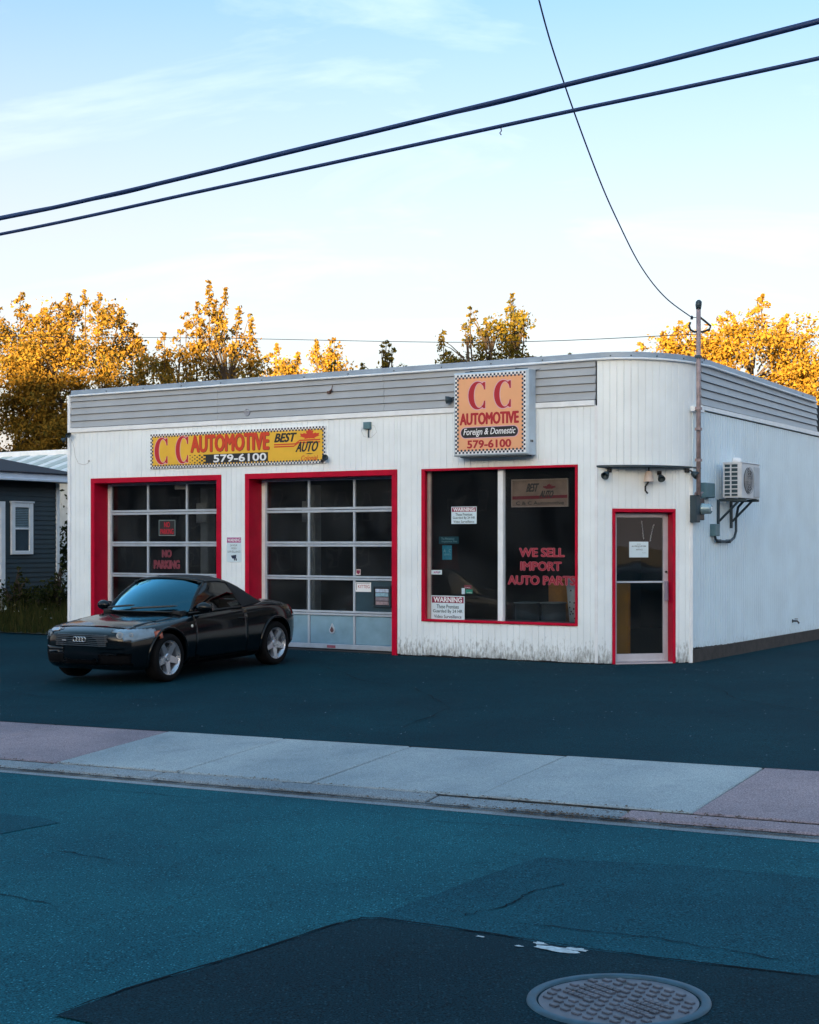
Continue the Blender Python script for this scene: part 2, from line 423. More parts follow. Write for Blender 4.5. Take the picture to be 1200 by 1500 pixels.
def wig(pts, n=8, j=.02):
    out = []
    for a, b in zip(pts, pts[1:]):
        for i in range(n): out.append((a[0] + (b[0] - a[0]) * i / n + random.uniform(-j, j), a[1] + (b[1] - a[1]) * i / n + random.uniform(-j, j)))
    return out + [pts[-1]]
strip('tar_seam', wig(dp[:6] + dp[6:10], 5, .008), .012, .012, TAR)
strip('road_crack', wig([(-1.6, 13.5), (-2.3, 13.7), (-3.0, 13.75)], 8), .007, .005, TAR)
strip('road_crack', wig([(-2.9, 15.0), (-3.5, 15.05), (-4.0, 15.2)], 8), .008, .005, TAR)
strip('road_crack', wig([(-1.9, 12.6), (-2.5, 12.7)], 8), .006, .005, TAR)
strip('road_crack', wig([(-5.15, 12.95), (-5.25, 12.6), (-5.2, 12.3), (-5.3, 11.95)], 8), .007, .009, TAR)
strip('road_crack', wig([(-5.5, 12.95), (-6.2, 12.9), (-6.9, 13.0)], 8), .006, .009, TAR)
strip('road_crack', wig([(-3.4, 10.6), (-4.0, 10.5), (-4.6, 10.42)], 8), .006, .005, TAR)
strip('road_crack', wig([(1.0, 10.6), (-.3, 10.52), (-1.5, 10.5)], 8), .005, .005, TAR)
# white paint splashes
WP = mat('white splash', (.36, .42, .46), .85, var=.35, vscale=30)
mb = MB()
for cs, cd, r, sx in ((-5.88, 13.33, .075, 1.5), (-5.76, 13.27, .035, 1.2), (-5.97, 13.29, .05, 1.0), (-5.70, 13.36, .025, 1), (-5.45, 13.29, .022, 1.2)):
    k = 16; rr = [r * random.uniform(.55, 1.25) for _ in range(k)]
    mb.add(ID, [P(cs + math.cos(2 * math.pi * i / k) * rr[i] * sx, cd + math.sin(2 * math.pi * i / k) * rr[i] * .6, z_road(cs) + .0125) for i in range(k)], [tuple(range(k))])
struct('paint_splash', mb, WP)

walk = MB(); walk.grid(ID, [[P(s, d, z_any(s, d) - .10) for s in fr(-30, 30, 12)] for d in (8.1, 10.2)])
walk_o = struct('sidewalk', walk, EARTH)
def hexa(mb, s0, s1, d0, d1, zf, th, c=.010):
    n = 5
    # top with slightly dropped rounded edges, irregular
    ds = [d0, d0 + c, d1 - c, d1]; ss = [s0, s0 + c] + fr(s0, s1, n)[1:-1] + [s1 - c, s1]
    rows = []
    for i, d in enumerate(ds):
        rows.append([P(s + (random.uniform(-.006, .006) if j in (0, len(ss) - 1) else 0), d + (random.uniform(-.008, .008) if i in (0, 3) else 0),
                       zf(s, d) - (c * .8 if i in (0, 3) or j in (0, len(ss) - 1) else 0)) for j, s in enumerate(ss)])
    m, k = len(ds), len(ss)
    mb.grid(ID, rows)
    bot = [P(s0, d0, zf(s0, d0) - th), P(s1, d0, zf(s1, d0) - th), P(s1, d1, zf(s1, d1) - th), P(s0, d1, zf(s0, d1) - th)]
    r0 = rows[0]; r3 = rows[-1]
    mb.add(ID, r0 + [bot[1], bot[0]], [tuple(range(k + 2))]); mb.add(ID, r3 + [bot[2], bot[3]], [tuple(range(k + 2))])
    mb.add(ID, [r[0] for r in rows] + [bot[3], bot[0]], [tuple(range(m + 2))]); mb.add(ID, [r[-1] for r in rows] + [bot[2], bot[1]], [tuple(range(m + 2))])
edges = [-15.2, -13.5, -11.8, -10.1, -8.45, -6.8, -5.18, -3.46, -1.905, -.49, .95, 2.5, 4.0, 5.5, 7.0, 8.5, 10, 11.5, 13]
for a, b in zip(edges, edges[1:]):
    conc = -5.2 < a < .9
    q = MB(); tilt = random.uniform(-.004, .004)
    hexa(q, a + .007, b - .007, 8.2, 9.745, lambda s, d, t=tilt: z_walk(s, d) + t, .09)
    part('paving_slab', q, CONC if conc else PINK, walk_o, label=None if conc else 'pinkish coarse concrete slab')
kb = MB(); kb.grid(ID, [[P(s, d, z_kerb(s) - .09) for s in fr(-30, 30, 12)] for d in (9.77, 9.97)])
kerb_o = struct('kerb', kb, EARTH)
s = -15.0
while s < 13:
    w = random.uniform(1.25, 1.6); q = MB(); t = random.uniform(-.008, .004) - (.012 if -5.0 < s < -3.3 else 0)
    hexa(q, s + .006, s + w - .006, 9.785, 9.985, lambda a, d, t=t: z_kerb(a) + t - (.02 if d > 9.95 else 0), .12, .016)
    part('kerbstone', q, KERBM if -5.2 < s < 1.5 else PINK, kerb_o); s += w
gut = MB(); gut.grid(ID, [[P(s, d, z_road(s) + .004 + (.012 if d < 10.03 else 0)) for s in fr(-15, 13, 60)] for d in (9.98, 10.03, 10.15)])
struct('gutter', gut, KERBM)
# dirt along the kerb foot; shade of the joint behind it painted as a strip
DIRT_SHADE = mat('gutter dirt and joint shade', (.022, .020, .018), .95, var=.5, vscale=25, spec=.05)
for nm, d0, w0, zf in (('gutter_dirt', 10.022, .020, lambda s: z_road(s) + .021), ('joint_shade', 9.765, .022, lambda s: z_walk(s, 9.745) - .012)):
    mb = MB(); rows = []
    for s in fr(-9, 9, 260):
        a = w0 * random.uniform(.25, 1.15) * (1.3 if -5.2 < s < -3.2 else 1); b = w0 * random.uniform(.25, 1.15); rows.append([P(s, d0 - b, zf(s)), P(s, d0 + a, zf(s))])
    mb.grid(ID, rows); struct(nm, mb, DIRT_SHADE)
lit = MB()
LITM = mat('leaf litter', (.085, .05, .028), .9, var=.5, vscale=20)
for i in range(900):
    if i < 420: s = random.gauss(-4.3, .45); d = random.gauss(10.03, .05)
    else: s = random.uniform(-6, 3); d = random.choice((9.765, 10.0)) + random.gauss(0, .022)
    a = random.uniform(0, 6.3); r = random.uniform(.006, .018)
    zz = (z_road(s) + .025 if d > 9.98 else z_walk(s, 9.745) - .004) + random.uniform(0, .012)
    lit.add(ID, [P(s + math.cos(a) * r, d + math.sin(a) * r, zz), P(s + math.cos(a + 2.1) * r, d + math.sin(a + 2.1) * r, zz + .006), P(s + math.cos(a + 4.2) * r, d + math.sin(a + 4.2) * r, zz)], [(0, 1, 2)])
struct('leaf_litter', lit, LITM, 'stuff')
# far sidewalk behind the camera
sheet('far_sidewalk', fr(-60, 60, 12), [18.6, 18.62, 21.5], lambda s, d: z_road(s) + (.12 if d > 18.61 else 0), CONC)
sheet('lawn', [10.9, 14, 20, 30], [-.8, -3, -8, -30], lambda s, d: .02, mat('lawn soil', (.03, .032, .02), .95, var=.4))

# manhole in the dark patch
ms, md = -6.47, 13.94
mz = z_road(ms) + .015
mo = thing('manhole_cover', 'round cast iron manhole cover set in the dark asphalt patch', 'manhole cover', P(ms, md, mz))
IRON = mat('cast iron', (.085, .09, .115), .5, metal=.2, var=.3, vscale=12)
IRONR = mat('worn iron ring', (.026, .075, .115), .6, metal=.2, var=.25, vscale=16)
_x = Vector((-UX, -UY, .0193)).normalized(); MF = frame(P(ms, md, mz), _x, Vector((0, 0, 1)) - _x * _x.z) @ Matrix.Rotation(R(-24), 4, 'Z')
slope = Matrix.Identity(4)
q = MB(); q.lathe(MF, [(.385, -.006), (.382, .003), (.350, .005), (.343, .0), (.343, -.03)], 64); part('rim', q, IRONR, mo, True)
q = MB(); q.lathe(MF, [(.0, -.006), (.334, -.006), (.337, -.03)], 64); part('cover', q, IRON, mo)
q = MB()
for i in range(-6, 7):
    for j in range(-6, 7):
        x = i * .070 + (.035 if j % 2 else 0); y = j * .052
        if math.hypot(x, y) < .30 and not (abs(y) < .12 and .07 < abs(x) < .24): q.bbox(MF, x - .020, x + .020, y - .012, y + .012, -.007, .003, .003)
part('tread_pattern', q, IRON, mo)['kind'] = 'stuff'
q = MB()
for bx in (-.155, .155):
    for by in (-.09, -.045, 0, .045, .09):
        x0 = bx - .08
        while x0 < bx + .07:
            w = random.uniform(.018, .034); q.bbox(MF, x0, x0 + w, by - .014, by + .014, -.007, .003, .002); q.bbox(MF, x0 + .004, x0 + w - .004, by - .005, by + .005, .003, .0045, .001); x0 += w + .006
part('raised_lettering', q, IRON, mo)['kind'] = 'stuff'
q = MB(); q.lathe(MF @ Matrix.Translation((-.17, .2, 0)), [(0, -.0055), (.022, -.0055)], 12); q.lathe(MF @ Matrix.Translation((.2, -.19, 0)), [(0, -.0055), (.022, -.0055)], 12); part('pick_hole', q, BLACK, mo)

# ------------------------------------------------------------------ the shop
SHOP = thing('auto_shop', 'white single storey garage with two red framed bay doors and a rounded corner entrance', 'building', P(4.6, 0, 0))
G = [(3.386, 6.354), (6.868, 9.808)]       # bay doors
W0, W1, WZ0, WZ1 = .303, 2.94, .543, 2.88  # shop window
DT = 2.888
LEFT = 10.30
def zints(sc):
    for a, b in G:
        if a < sc < b: return [(DT, 3.72)]
    if W0 < sc < W1: return [(.012, WZ0), (WZ1, 3.72)]
    return [(.012, 3.72)]
cuts = sorted(set([round(.104 * i, 3) for i in range(0, 100)] + [a for g in G for a in g] + [W0, W1, LEFT]))
cuts = [c for i, c in enumerate(cuts) if c <= LEFT and (i == 0 or c - cuts[i - 1] > .012 or c in (W0, W1, 3.386, 6.354, 6.868, 9.808, LEFT))]
cl2 = []
for c in cuts:
    if cl2 and c - cl2[-1] < .012: cl2[-1] = c if c in (W0, W1, 3.386, 6.354, 6.868, 9.808, LEFT) else cl2[-1]
    else: cl2.append(c)
for a, b in zip(cl2, cl2[1:]):
    for z0, z1 in zints((a + b) / 2):
        q = MB(); zb = z0 + (random.uniform(.0, .02) if z0 < .1 else 0)
        q.bbox(FR, -b + .0012, -a - .0012, zb, z1, .002, .022 + random.uniform(-.0012, .0012), .005)
        part('siding_board', q, WHITE, SHOP)
q = MB()   # solid wall behind the boards
for a, b, z0, z1 in ((0.02, W0, 0, 4.36), (W1, G[0][0], 0, 4.36), (G[0][1], G[1][0], 0, 4.36), (G[1][1], LEFT, 0, 4.36), (W0, W1, 0, WZ0), (W0, W1, WZ1, 4.36), (*G[0], DT, 4.36), (*G[1], DT, 4.36)):
    q.box(FR, -b, -a, z0 - (.1 if z0 == 0 else 0), z1, -.16, 0)
part('wall', q, DARKROOM, SHOP)
q = MB()   # inside shell
q.box(FR, -10.28, 1.0, 0, 3.4, -9.2, -9.0); q.box(FR, -10.30, -10.2, 0, 4.3, -9.0, -.17); q.box(FR, -3.2, -3.1, 0, 3.38, -8.9, -.17)
q.prism(GR, [(-10.2, .17), (-.05, .17), (.85, 1.3), (.9, 9), (-10.2, 9)], 3.4, 3.5)
part('interior_wall', q, DARKROOM, SHOP)
q = MB(); q.prism(GR, [(-10.25, .17), (-.02, .1), (.9, 1.0), (1.0, 9), (-10.25, 9)], -.05, .012); part('interior_floor', q, FLOORIN, SHOP)
# trims on the front
q = MB(); q.bbox(FR, -LEFT, -.03, 3.72, 3.80, .0, .05, .006); part('band_trim', q, WHITE2, SHOP)
q = MB(); q.bbox(FR, -10.365, -10.30, 0, 4.385, -.17, .055, .006); part('corner_trim', q, WHITE2, SHOP)
q = MB(); q.bbox(FR, -.035, .012, .02, 3.72, .0, .03, .005); part('corner_trim', q, WHITE2, SHOP)
for i in range(5):                                        # grey clapboards of the parapet
    z0 = 3.80 + i * .117; z1 = z0 + .117
    q = MB()
    for a, b in ((.02, 3.62), (3.625, 6.93), (6.935, LEFT)):
        q.add(FR, [(-b, z0 + .010, 0), (-b, z0 + .010, .046), (-b, z1 + .004, .020), (-b, z1 + .004, 0), (-a, z0 + .010, 0), (-a, z0 + .010, .046), (-a, z1 + .004, .020), (-a, z1 + .004, 0)],
              [(0, 1, 2, 3), (7, 6, 5, 4), (1, 5, 6, 2), (0, 4, 5, 1), (2, 6, 7, 3), (3, 7, 4, 0)])
    part('cladding_board', q, GREYM, SHOP)
# ellipse of the rounded corner, from the front (phi 0) to the side (phi 90)
def EL(ph, o=0.0): return (-(1.025 + o) * math.sin(ph), -1.325 + (1.325 + o) * math.cos(ph))
EP = [EL(math.pi / 2 * i / 48) for i in range(49)]
NB = 17
for i in range(NB):
    q = MB(); p0, p1 = R(90) * (i + .012) / NB, R(90) * (i + .988) / NB
    c = [EL(p0, .0), EL(p1, .0), EL(p1, .02), EL(p1 - .008, .026), EL(p0 + .008, .026), EL(p0, .02)]
    q.prism(GR, [(-s, -d) for s, d in c], 2.862, 4.392 - i * .0008); part('siding_board', q, WHITE, SHOP)
q = MB()
q.prism(GR, [(-s, -d) for s, d in [EL(R(90) * i / 24, .0) for i in range(25)]] + [(-.2 + 1.0, 1.4), (0, .2)], 2.85, 4.36); part('corner_drum', q, DARKROOM, SHOP)
q = MB(); q.prism(GR, [(-s, -d) for s, d in [EL(R(90) * i / 24, .035) for i in range(25)]] + [(1.0, 1.25), (.02, .03)], 2.835, 2.858); part('soffit', q, DARKM, SHOP)
# lower angled entrance wall
DA, DB, DZ = .217, 1.189, 2.24
nb = 14; bw = 1.449 / nb
ts = sorted(set([bw * i for i in range(nb + 1)] + [DA, DB])); ts = [t for i, t in enumerate(ts) if i == 0 or t - ts[i - 1] > .012 or t in (DA, DB)]
for a, b in zip(ts, ts[1:]):
    q = MB(); m = (a + b) / 2
    q.bbox(CH, a + .0012, b - .0012, DZ if DA < m < DB else random.uniform(.0, .02), 2.835, .002, .022, .005); part('siding_board', q, WHITE, SHOP)
q = MB(); q.box(CH, .0, DA, -.1, 2.835, -.16, 0); q.box(CH, DB, 1.43, -.1, 2.835, -.16, 0); q.box(CH, DA, DB, DZ, 2.835, -.16, 0); part('wall', q, DARKROOM, SHOP)
q = MB(); q.bbox(CH, 1.405, 1.462, .0, 2.835, .0, .034, .006); part('corner_trim', q, WHITE2, SHOP)

# side wall
q = MB(); q.box(SD, 0.0, 9, .2, 4.25, -.16, -.01); part('wall', q, DARKROOM, SHOP)
q = MB(); rows0 = []; rows1 = []
u = .02; zl = lambda u: .215 - .0148 * u + random.uniform(-.012, .012); zh = lambda u: 3.70 - .0067 * u
while u < 8.9:
    for du, o in ((0, .014), (.004, -.004), (.014, -.004), (.018, .014), (.100, .014)):
        rows0.append((u + du, zl(u), o)); rows1.append((u + du, zh(u), o))
    u += .104
q.grid(SD, [rows0, rows1]); part('ribbed_siding', q, siding_mat('side siding blue shade', (.70, .83, .92), .6), SHOP)  # bluer and darker than the front siding: cool shade put into the colour
q = MB()
q.add(SD, [(.3, 3.716, 0), (8.9, 3.66, 0), (8.9, 3.74, 0), (.3, 3.777, 0), (.3, 3.716, .045), (8.9, 3.66, .045), (8.9, 3.74, .045), (.3, 3.777, .045)],
      [(4, 5, 6, 7), (0, 4, 7, 3), (0, 1, 5, 4), (3, 7, 6, 2), (1, 2, 6, 5)]); part('band_trim', q, WHITE2, SHOP)
for i in range(5):
    q = MB(); k = []
    for uu in (.31, 6.1):
        zb = 3.779 - .0067 * uu; zt = 4.404 - .0193 * uu - .02
        z0 = zb + (zt - zb) * i / 5; z1 = zb + (zt - zb) * (i + 1) / 5
        k.append([(uu, z0 + .010, 0), (uu, z0 + .010, .046), (uu, z1 + .004, .02), (uu, z1 + .004, 0)])
    q.add(SD, k[0] + k[1], [(3, 2, 1, 0), (4, 5, 6, 7), (1, 2, 6, 5), (0, 1, 5, 4), (2, 3, 7, 6)]); part('cladding_board', q, GREYM, SHOP)
q = MB(); q.box(SD, -.02, 9, -.3, .19, -.16, .035); part('foundation', q, FOUND, SHOP)
# roof edge: flashing and drip along front, round the corner, down the side
path = [(10.285, 0.0)] + [(10.285 - 10.285 * i / 12, 0.0) for i in range(1, 12)] + EP[::2] + [(-1.025, -1.025 - u) for u in (.6, 1.5, 2.6, 4, 5.2, 6.0)]
def nrm(i):
    s, d = path[i]
    if i < 12: return (0, 1)
    if i >= 12 + 25: return (-1, 0)
    ph = R(90) * (i - 12) / 24; v = Vector((-math.sin(ph) / 1.025, math.cos(ph) / 1.325)); v.normalize(); return (v.x, v.y)
def ztop(i):
    s, d = path[i]
    if i < 12: return 4.392
    if i < 37: return 4.392 - .010 * (i - 12) / 24
    return 4.404 - .0193 * (-1.025 - d)
def sweep(prof, i0=0, i1=None):
    q = MB(); rows = []
    for i in list(range(len(path)))[i0:i1]:
        n_ = nrm(i); z = ztop(i); rows.append([P(path[i][0] + n_[0] * o, path[i][1] + n_[1] * o, z + h) for o, h in prof])
    q.grid(ID, rows); q.add(ID, rows[0], [tuple(range(len(prof)))]); q.add(ID, rows[-1], [tuple(range(len(prof)))])
    return q
part('roof_flashing', sweep([(.0, -.01), (.045, -.01), (.052, .0), (.040, .082), (.028, .086), (-.35, .09)]), FLASH, SHOP)
part('drip_edge', sweep([(.0, -.030), (.052, -.030), (.072, -.024), (.074, -.008), (.056, .004)]), WHITE2, SHOP)
q = MB()
for i in list(range(1, 12)) + [15, 19, 24, 30, 36, 39, 41]:
    n_ = nrm(i); p_ = P(path[i][0] + n_[0] * .048, path[i][1] + n_[1] * .048, ztop(i) + .03)
    q.lathe(Matrix.Translation(p_), [(0, -.012), (.012, -.006), (.012, .006), (0, .012)], 8)
part('flashing_screw', q, DARKM, SHOP)
q = MB(); q.prism(GR, [(-10.28, .1), (-.1, .1)] + [(-s * .9, -d + .1) for s, d in EP[::4]] + [(.95, 7.0), (.95, 9.2), (-10.28, 9.2)], 4.16, 4.24); part('roof', q, mat('roof felt', (.06, .065, .07), .9), SHOP)

# ------------------------------------------------------------------ bay doors
RAILS = [(2.24, 2.325), (1.685, 1.77), (1.145, 1.216), (.575, .652)]
def bay(idx, sR, sL):
    f_ = MB()
    f_.bbox(FR, -sL, -sL + .088, 0, 2.80, .0, .045, .005); f_.bbox(FR, -sR - .088, -sR, 0, 2.80, .0, .045, .005); f_.bbox(FR, -sL, -sR, 2.80, DT, .0, .047, .005)
    f_.box(FR, -sL + .06, -sL + .088, 0, 2.80, -.34, -.002); f_.box(FR, -sR - .088, -sR - .06, 0, 2.80, -.34, -.002); f_.box(FR, -sL + .06, -sR - .06, 2.802, 2.84, -.34, -.002)
    fo = part('door_frame', f_, REDP, SHOP)
    q = MB(); x = -sL + .090
    for o, w, z in ((0, .05, -.30), (.05, .012, -.275), (.062, .04, -.285)): q.box(FR, x + o, x + o + w, 0, 2.79, -.34, z)
    part('door_track', q, WHITE2, fo)
    D0, D1 = -sL + .205, -sR - .088                       # door leaf from left to right (x)
    zf = -.235
    do = MB(); do.bbox(FR, D0, D0 + .034, .04, 2.79, -.285, zf, .004); do.bbox(FR, D1 - .034, D1, .04, 2.79, -.285, zf, .004)
    dobj = part('bay_door', do, ALU, SHOP)
    for z0, z1 in RAILS + [(2.76, 2.80)]:
        zm = (z0 + z1) / 2
        q = MB(); q.bbox(FR, D0 + .035, D1 - .035, z0, zm - .004, -.285, zf + .004, .006); q.bbox(FR, D0 + .035, D1 - .035, zm + .004, z1, -.285, zf + .004, .006)
        part('rail', q, ALU, dobj)
    q = MB(); q.bbox(FR, D0 + .035, D1 - .035, .035, .112, -.285, zf + .004, .006); part('bottom_rail', q, ALU, dobj)
    cols = [D0 + (D1 - D0) * k / 3 for k in range(4)]
    rows = [(.112, .575), (.652, 1.145), (1.216, 1.685), (1.77, 2.24), (2.325, 2.76)]
    for r, (z0, z1) in enumerate(rows):
        for k in (1, 2):
            q = MB(); q.bbox(FR, cols[k] - .019, cols[k] + .019, z0 + .001, z1 - .001, -.28, zf, .004); part('mullion', q, ALU, dobj)
        for k in range(3):
            q = MB(); x0, x1 = cols[k] + (.020 if k else .035), cols[k + 1] - (.020 if k < 2 else .035)
            if r == 0: q.bbox(FR, x0, x1, z0 + .001, z1 - .001, -.275, -.252, .01); part('panel', q, ALUP, dobj)
            elif r == 1 and k == 2 and idx == 1: q.bbox(FR, x0, x1, z0 + .001, z1 - .001, -.275, -.255, .004); part('panel', q, mat('dark teal panel', (.015, .05, .075), .5, var=.2), dobj, label='dark teal infill panel in place of glass')
            else: q.box(FR, x0, x1, z0, z1, -.268, -.262); part('pane', q, GLASSG, dobj)
    # dark gap seal under
    q = MB(); q.box(FR, D0, D1, .012, .035, -.285, zf - .01); part('bottom_seal', q, BLACK, dobj)
    return dobj, cols
d1, c1 = bay(0, *G[1])
d2, c2 = bay(1, *G[0])
# drop-shaped lift handle and red label on the right bay door
q = MB(); zf = -.252
cx = -4.795
pts = [(cx + .055 * math.cos(a), .335 + .055 * math.sin(a)) for a in fr(R(-215), R(35), 14)] + [(cx + .005, .445), (cx - .005, .445)]
q.prism(FR, pts, zf, zf + .016); part('lift_handle', q, ALU, d2)
q = MB(); pts = [(cx + .034 * math.cos(a), .335 + .034 * math.sin(a)) for a in fr(R(-215), R(35), 10)] + [(cx, .40)]
q.prism(FR, pts, zf + .016, zf + .018); part('handle_recess', q, mat('brown steel', (.10, .05, .06), .5), d2)
q = MB(); q.box(FR, -4.888, -4.721, .05, .092, -.231, -.228); part('red_label', q, mat('faded red label', (.33, .10, .14), .6), d2)

# ------------------------------------------------------------------ shop window
w_ = MB()
w_.bbox(FR, -W1, -W1 + .066, WZ0, WZ1, 0, .040, .005); w_.bbox(FR, -W0 - .036, -W0, WZ0, WZ1, 0, .040, .005)
w_.bbox(FR, -W1 + .066, -W0 - .036, WZ1 - .036, WZ1, 0, .042, .005); w_.bbox(FR, -W1 + .066, -W0 - .036, WZ0, WZ0 + .04, 0, .048, .006)
w_.box(FR, -W1 + .01, -W1 + .040, WZ0 + .01, WZ1 - .01, -.14, -.002); w_.box(FR, -W0 - .030, -W0 - .006, WZ0 + .01, WZ1 - .01, -.14, -.002)
w_.box(FR, -W1 + .04, -W0 - .03, WZ1 - .03, WZ1 - .006, -.14, -.002); w_.box(FR, -W1 + .04, -W0 - .03, WZ0 + .006, WZ0 + .03, -.14, -.002)
win = part('shop_window', w_, REDP, SHOP)
for a, b in ((-W1 + .041, -W1 + .10), (-W0 - .05, -W0 - .031)):
    q = MB(); q.box(FR, a, b, WZ0 + .032, WZ1 - .032, -.12, -.075); part('glazing_strip', q, mat('pale worn wood', (.42, .35, .33), .6), win)
q = MB(); q.bbox(FR, -1.649, -1.556, WZ0 + .032, WZ1 - .032, -.12, -.035, .008); part('mullion', q, WHITE2, win)
for a, b in ((-W1 + .10, -1.652), (-1.553, -W0 - .05)):
    q = MB(); q.box(FR, a, b, WZ0 + .032, WZ1 - .032, -.100, -.094); part('pane', q, GLASSW, win)
q = MB(); q.box(FR, -W1 + .10, -W0 - .05, WZ0 + .0, WZ0 + .028, -.6, -.145); part('sill', q, mat('grey window shelf', (.08, .10, .12), .6), win)

# ------------------------------------------------------------------ entrance door
f_ = MB()
f_.bbox(CH, DA, DA + .045, .0, 2.19, 0, .036, .004); f_.bbox(CH, DB - .045, DB, .0, 2.19, 0, .036, .004); f_.bbox(CH, DA, DB, 2.19, DZ, 0, .038, .004)
f_.box(CH, DA + .02, DA + .045, 0, 2.19, -.19, -.002); f_.box(CH, DB - .045, DB - .02, 0, 2.19, -.19, -.002); f_.box(CH, DA + .02, DB - .02, 2.192, 2.22, -.19, -.002)
dfo = part('door_frame', f_, REDP, SHOP)
q = MB(); q.box(CH, DA + .046, DA + .085, .01, 2.188, -.18, -.13); q.box(CH, DA + .046, DB - .046, .0, .016, -.19, .03); part('door_jamb', q, mat('pinkish aluminium', (.50, .44, .48), .45, metal=.2), dfo)
lx0, lx1 = DA + .088, DB - .049
leaf = MB(); zf = -.125
for a, b, z0, z1 in ((lx0, lx0 + .036, .02, 2.178), (lx1 - .078, lx1, .02, 2.178), (lx0 + .037, lx1 - .079, 2.116, 2.178), (lx0 + .037, lx1 - .079, .02, .136)):
    leaf.bbox(CH, a, b, z0, z1, -.165, zf, .005)
ld = part('glass_door', leaf, mat('door leaf aluminium', (.52, .51, .57), .42, metal=.25, var=.08), SHOP)
q = MB(); q.bbox(CH, lx0 + .037, lx1 - .079, 1.165, 1.192, -.16, zf + .012, .004); part('push_bar', q, ALU, ld)
for z0, z1 in ((.137, 1.164), (1.193, 2.115)):
    q = MB(); q.box(CH, lx0 + .037, lx1 - .079, z0, z1, -.150, -.144); part('pane', q, GLASSW, ld)
q = MB(); q.bbox(CH, lx1 - .062, lx1 - .012, .90, 1.19, zf, zf + .045, .01); part('pull_handle', q, mat('mauve handle', (.30, .28, .38), .4, metal=.3), ld)
q = MB(); q.lathe(CH @ Matrix.Translation((lx1 - .034, 1.325, zf)), [(.0, .016), (.016, .014), (.018, 0)], 14); part('lock', q, BLACK, ld)
# worn marks on the lot: oil drips and hairline cracks
def lot_strip(name, pts, w, lift, material):
    mb = MB(); rows = []
    for i, p in enumerate(pts):
        a = pts[max(0, i - 1)]; b = pts[min(len(pts) - 1, i + 1)]; tx, ty = b[0] - a[0], b[1] - a[1]; l = math.hypot(tx, ty) or 1; ww = w * random.uniform(.2, 1)
        rows.append([P(p[0] - ty / l * ww, p[1] + tx / l * ww, z_lot(p[0], p[1]) + lift), P(p[0] + ty / l * ww, p[1] - tx / l * ww, z_lot(p[0], p[1]) + lift)])
    mb.grid(ID, rows); struct(name, mb, material)
lot_strip('lot_crack', wig([(-1.0, 1.2), (-2.4, 2.0), (-3.4, 3.6), (-4.6, 4.4), (-5.4, 6.4)], 9, .03), .008, .014, TAR)
lot_strip('lot_crack', wig([(3.2, 2.2), (1.6, 3.6), (.6, 4.0), (-.8, 5.6), (-1.2, 7.2)], 9, .03), .008, .014, TAR)
lot_strip('lot_crack', wig([(9.0, 5.6), (6.8, 5.9), (4.6, 6.4), (2.0, 6.2)], 9, .03), .008, .014, TAR)
GRIT = mat('pale grit', (.10, .16, .20), .9, var=.5, vscale=40)
mb = MB()
for i in range(700):
    s = random.uniform(-8, 10); d = random.uniform(.1, 8.0) if random.random() < .6 else random.uniform(.05, .35)
    a = random.uniform(0, 6.3); r = random.uniform(.004, .013); zz = z_lot(s, d) + .012
    mb.add(ID, [P(s + math.cos(a) * r, d + math.sin(a) * r, zz), P(s + math.cos(a + 2.1) * r, d + math.sin(a + 2.1) * r, zz + .005), P(s + math.cos(a + 4.2) * r, d + math.sin(a + 4.2) * r, zz)], [(0, 1, 2)])
struct('grit', mb, GRIT, 'stuff')

# ------------------------------------------------------------------ signs on the front
INK = mat('black ink', (.010, .012, .016), .5, var=0); NAVY = mat('navy ink', (.006, .022, .06), .5, var=0)
WHT = mat('white print', (.80, .82, .86), .5, var=0); YEL = mat('yellow sign board', (.80, .47, .035), .45, var=.05)
REDI = mat('orange red print', (.62, .045, .012), .5, var=0); DRED = mat('crimson print', (.42, .006, .02), .5, var=0)
PINKI = mat('pale pink outline', (.72, .42, .52), .5, var=0); ORNG = mat('peach sign face', (.80, .40, .21), .4, var=.03)
def checker(mb, M, x0, x1, y0, y1, n, z, rows=2):
    """two rows of squares along the border of the rectangle"""
    a = (x1 - x0) / n; m = max(2, round((y1 - y0) / a)); b = (y1 - y0) / m
    for i in range(n):
        for j in range(m):
            edge = i < rows or j < rows or i >= n - rows or j >= m - rows
            if edge and (i + j) % 2 == 0: mb.add(M, [(x0 + i * a, y0 + j * b, z), (x0 + i * a + a, y0 + j * b, z), (x0 + i * a + a, y0 + j * b + b, z), (x0 + i * a, y0 + j * b + b, z)], [(0, 1, 2, 3)])
    return a
def serif_c(mb, M, x0, x1, y0, y1, z, grow=0.0):
    cx, cy = (x0 + x1) / 2 + (x1 - x0) * .06, (y0 + y1) / 2; a = (x1 - x0) * .56 + grow; b = (y1 - y0) / 2 + grow
    ai = a * .60 - grow * 1.4; bi = b - (y1 - y0) * .055 - grow * 1.6; ox = a * .20
    th = fr(R(48), R(312), 30); n = len(th)
    o = [(cx + a * math.cos(t), cy + b * math.sin(t)) for t in th]; i_ = [(cx + ox + ai * math.cos(t) * 1.0, cy + bi * math.sin(t)) for t in th]
    mb.add(M, [(*p, z) for p in o] + [(*p, z) for p in i_], [(k, k + 1, n + k + 1, n + k) for k in range(n - 1)])
    w = (x1 - x0) * .07 + grow
    for sg in (1, -1):       # terminals
        xe = x1 - w * .5; ya, yb = cy + sg * (b * .94), cy + sg * (b * .40)
        mb.add(M, [(xe - w * 2.4, cy + sg * b * .80, z + .0004), (xe - w * .4, ya, z + .0004), (xe + w, ya, z + .0004), (xe + w, yb, z + .0004), (xe - w * .1, yb, z + .0004), (xe - w * .9, cy + sg * b * .68, z + .0004)], [(0, 1, 2, 3, 4, 5)])
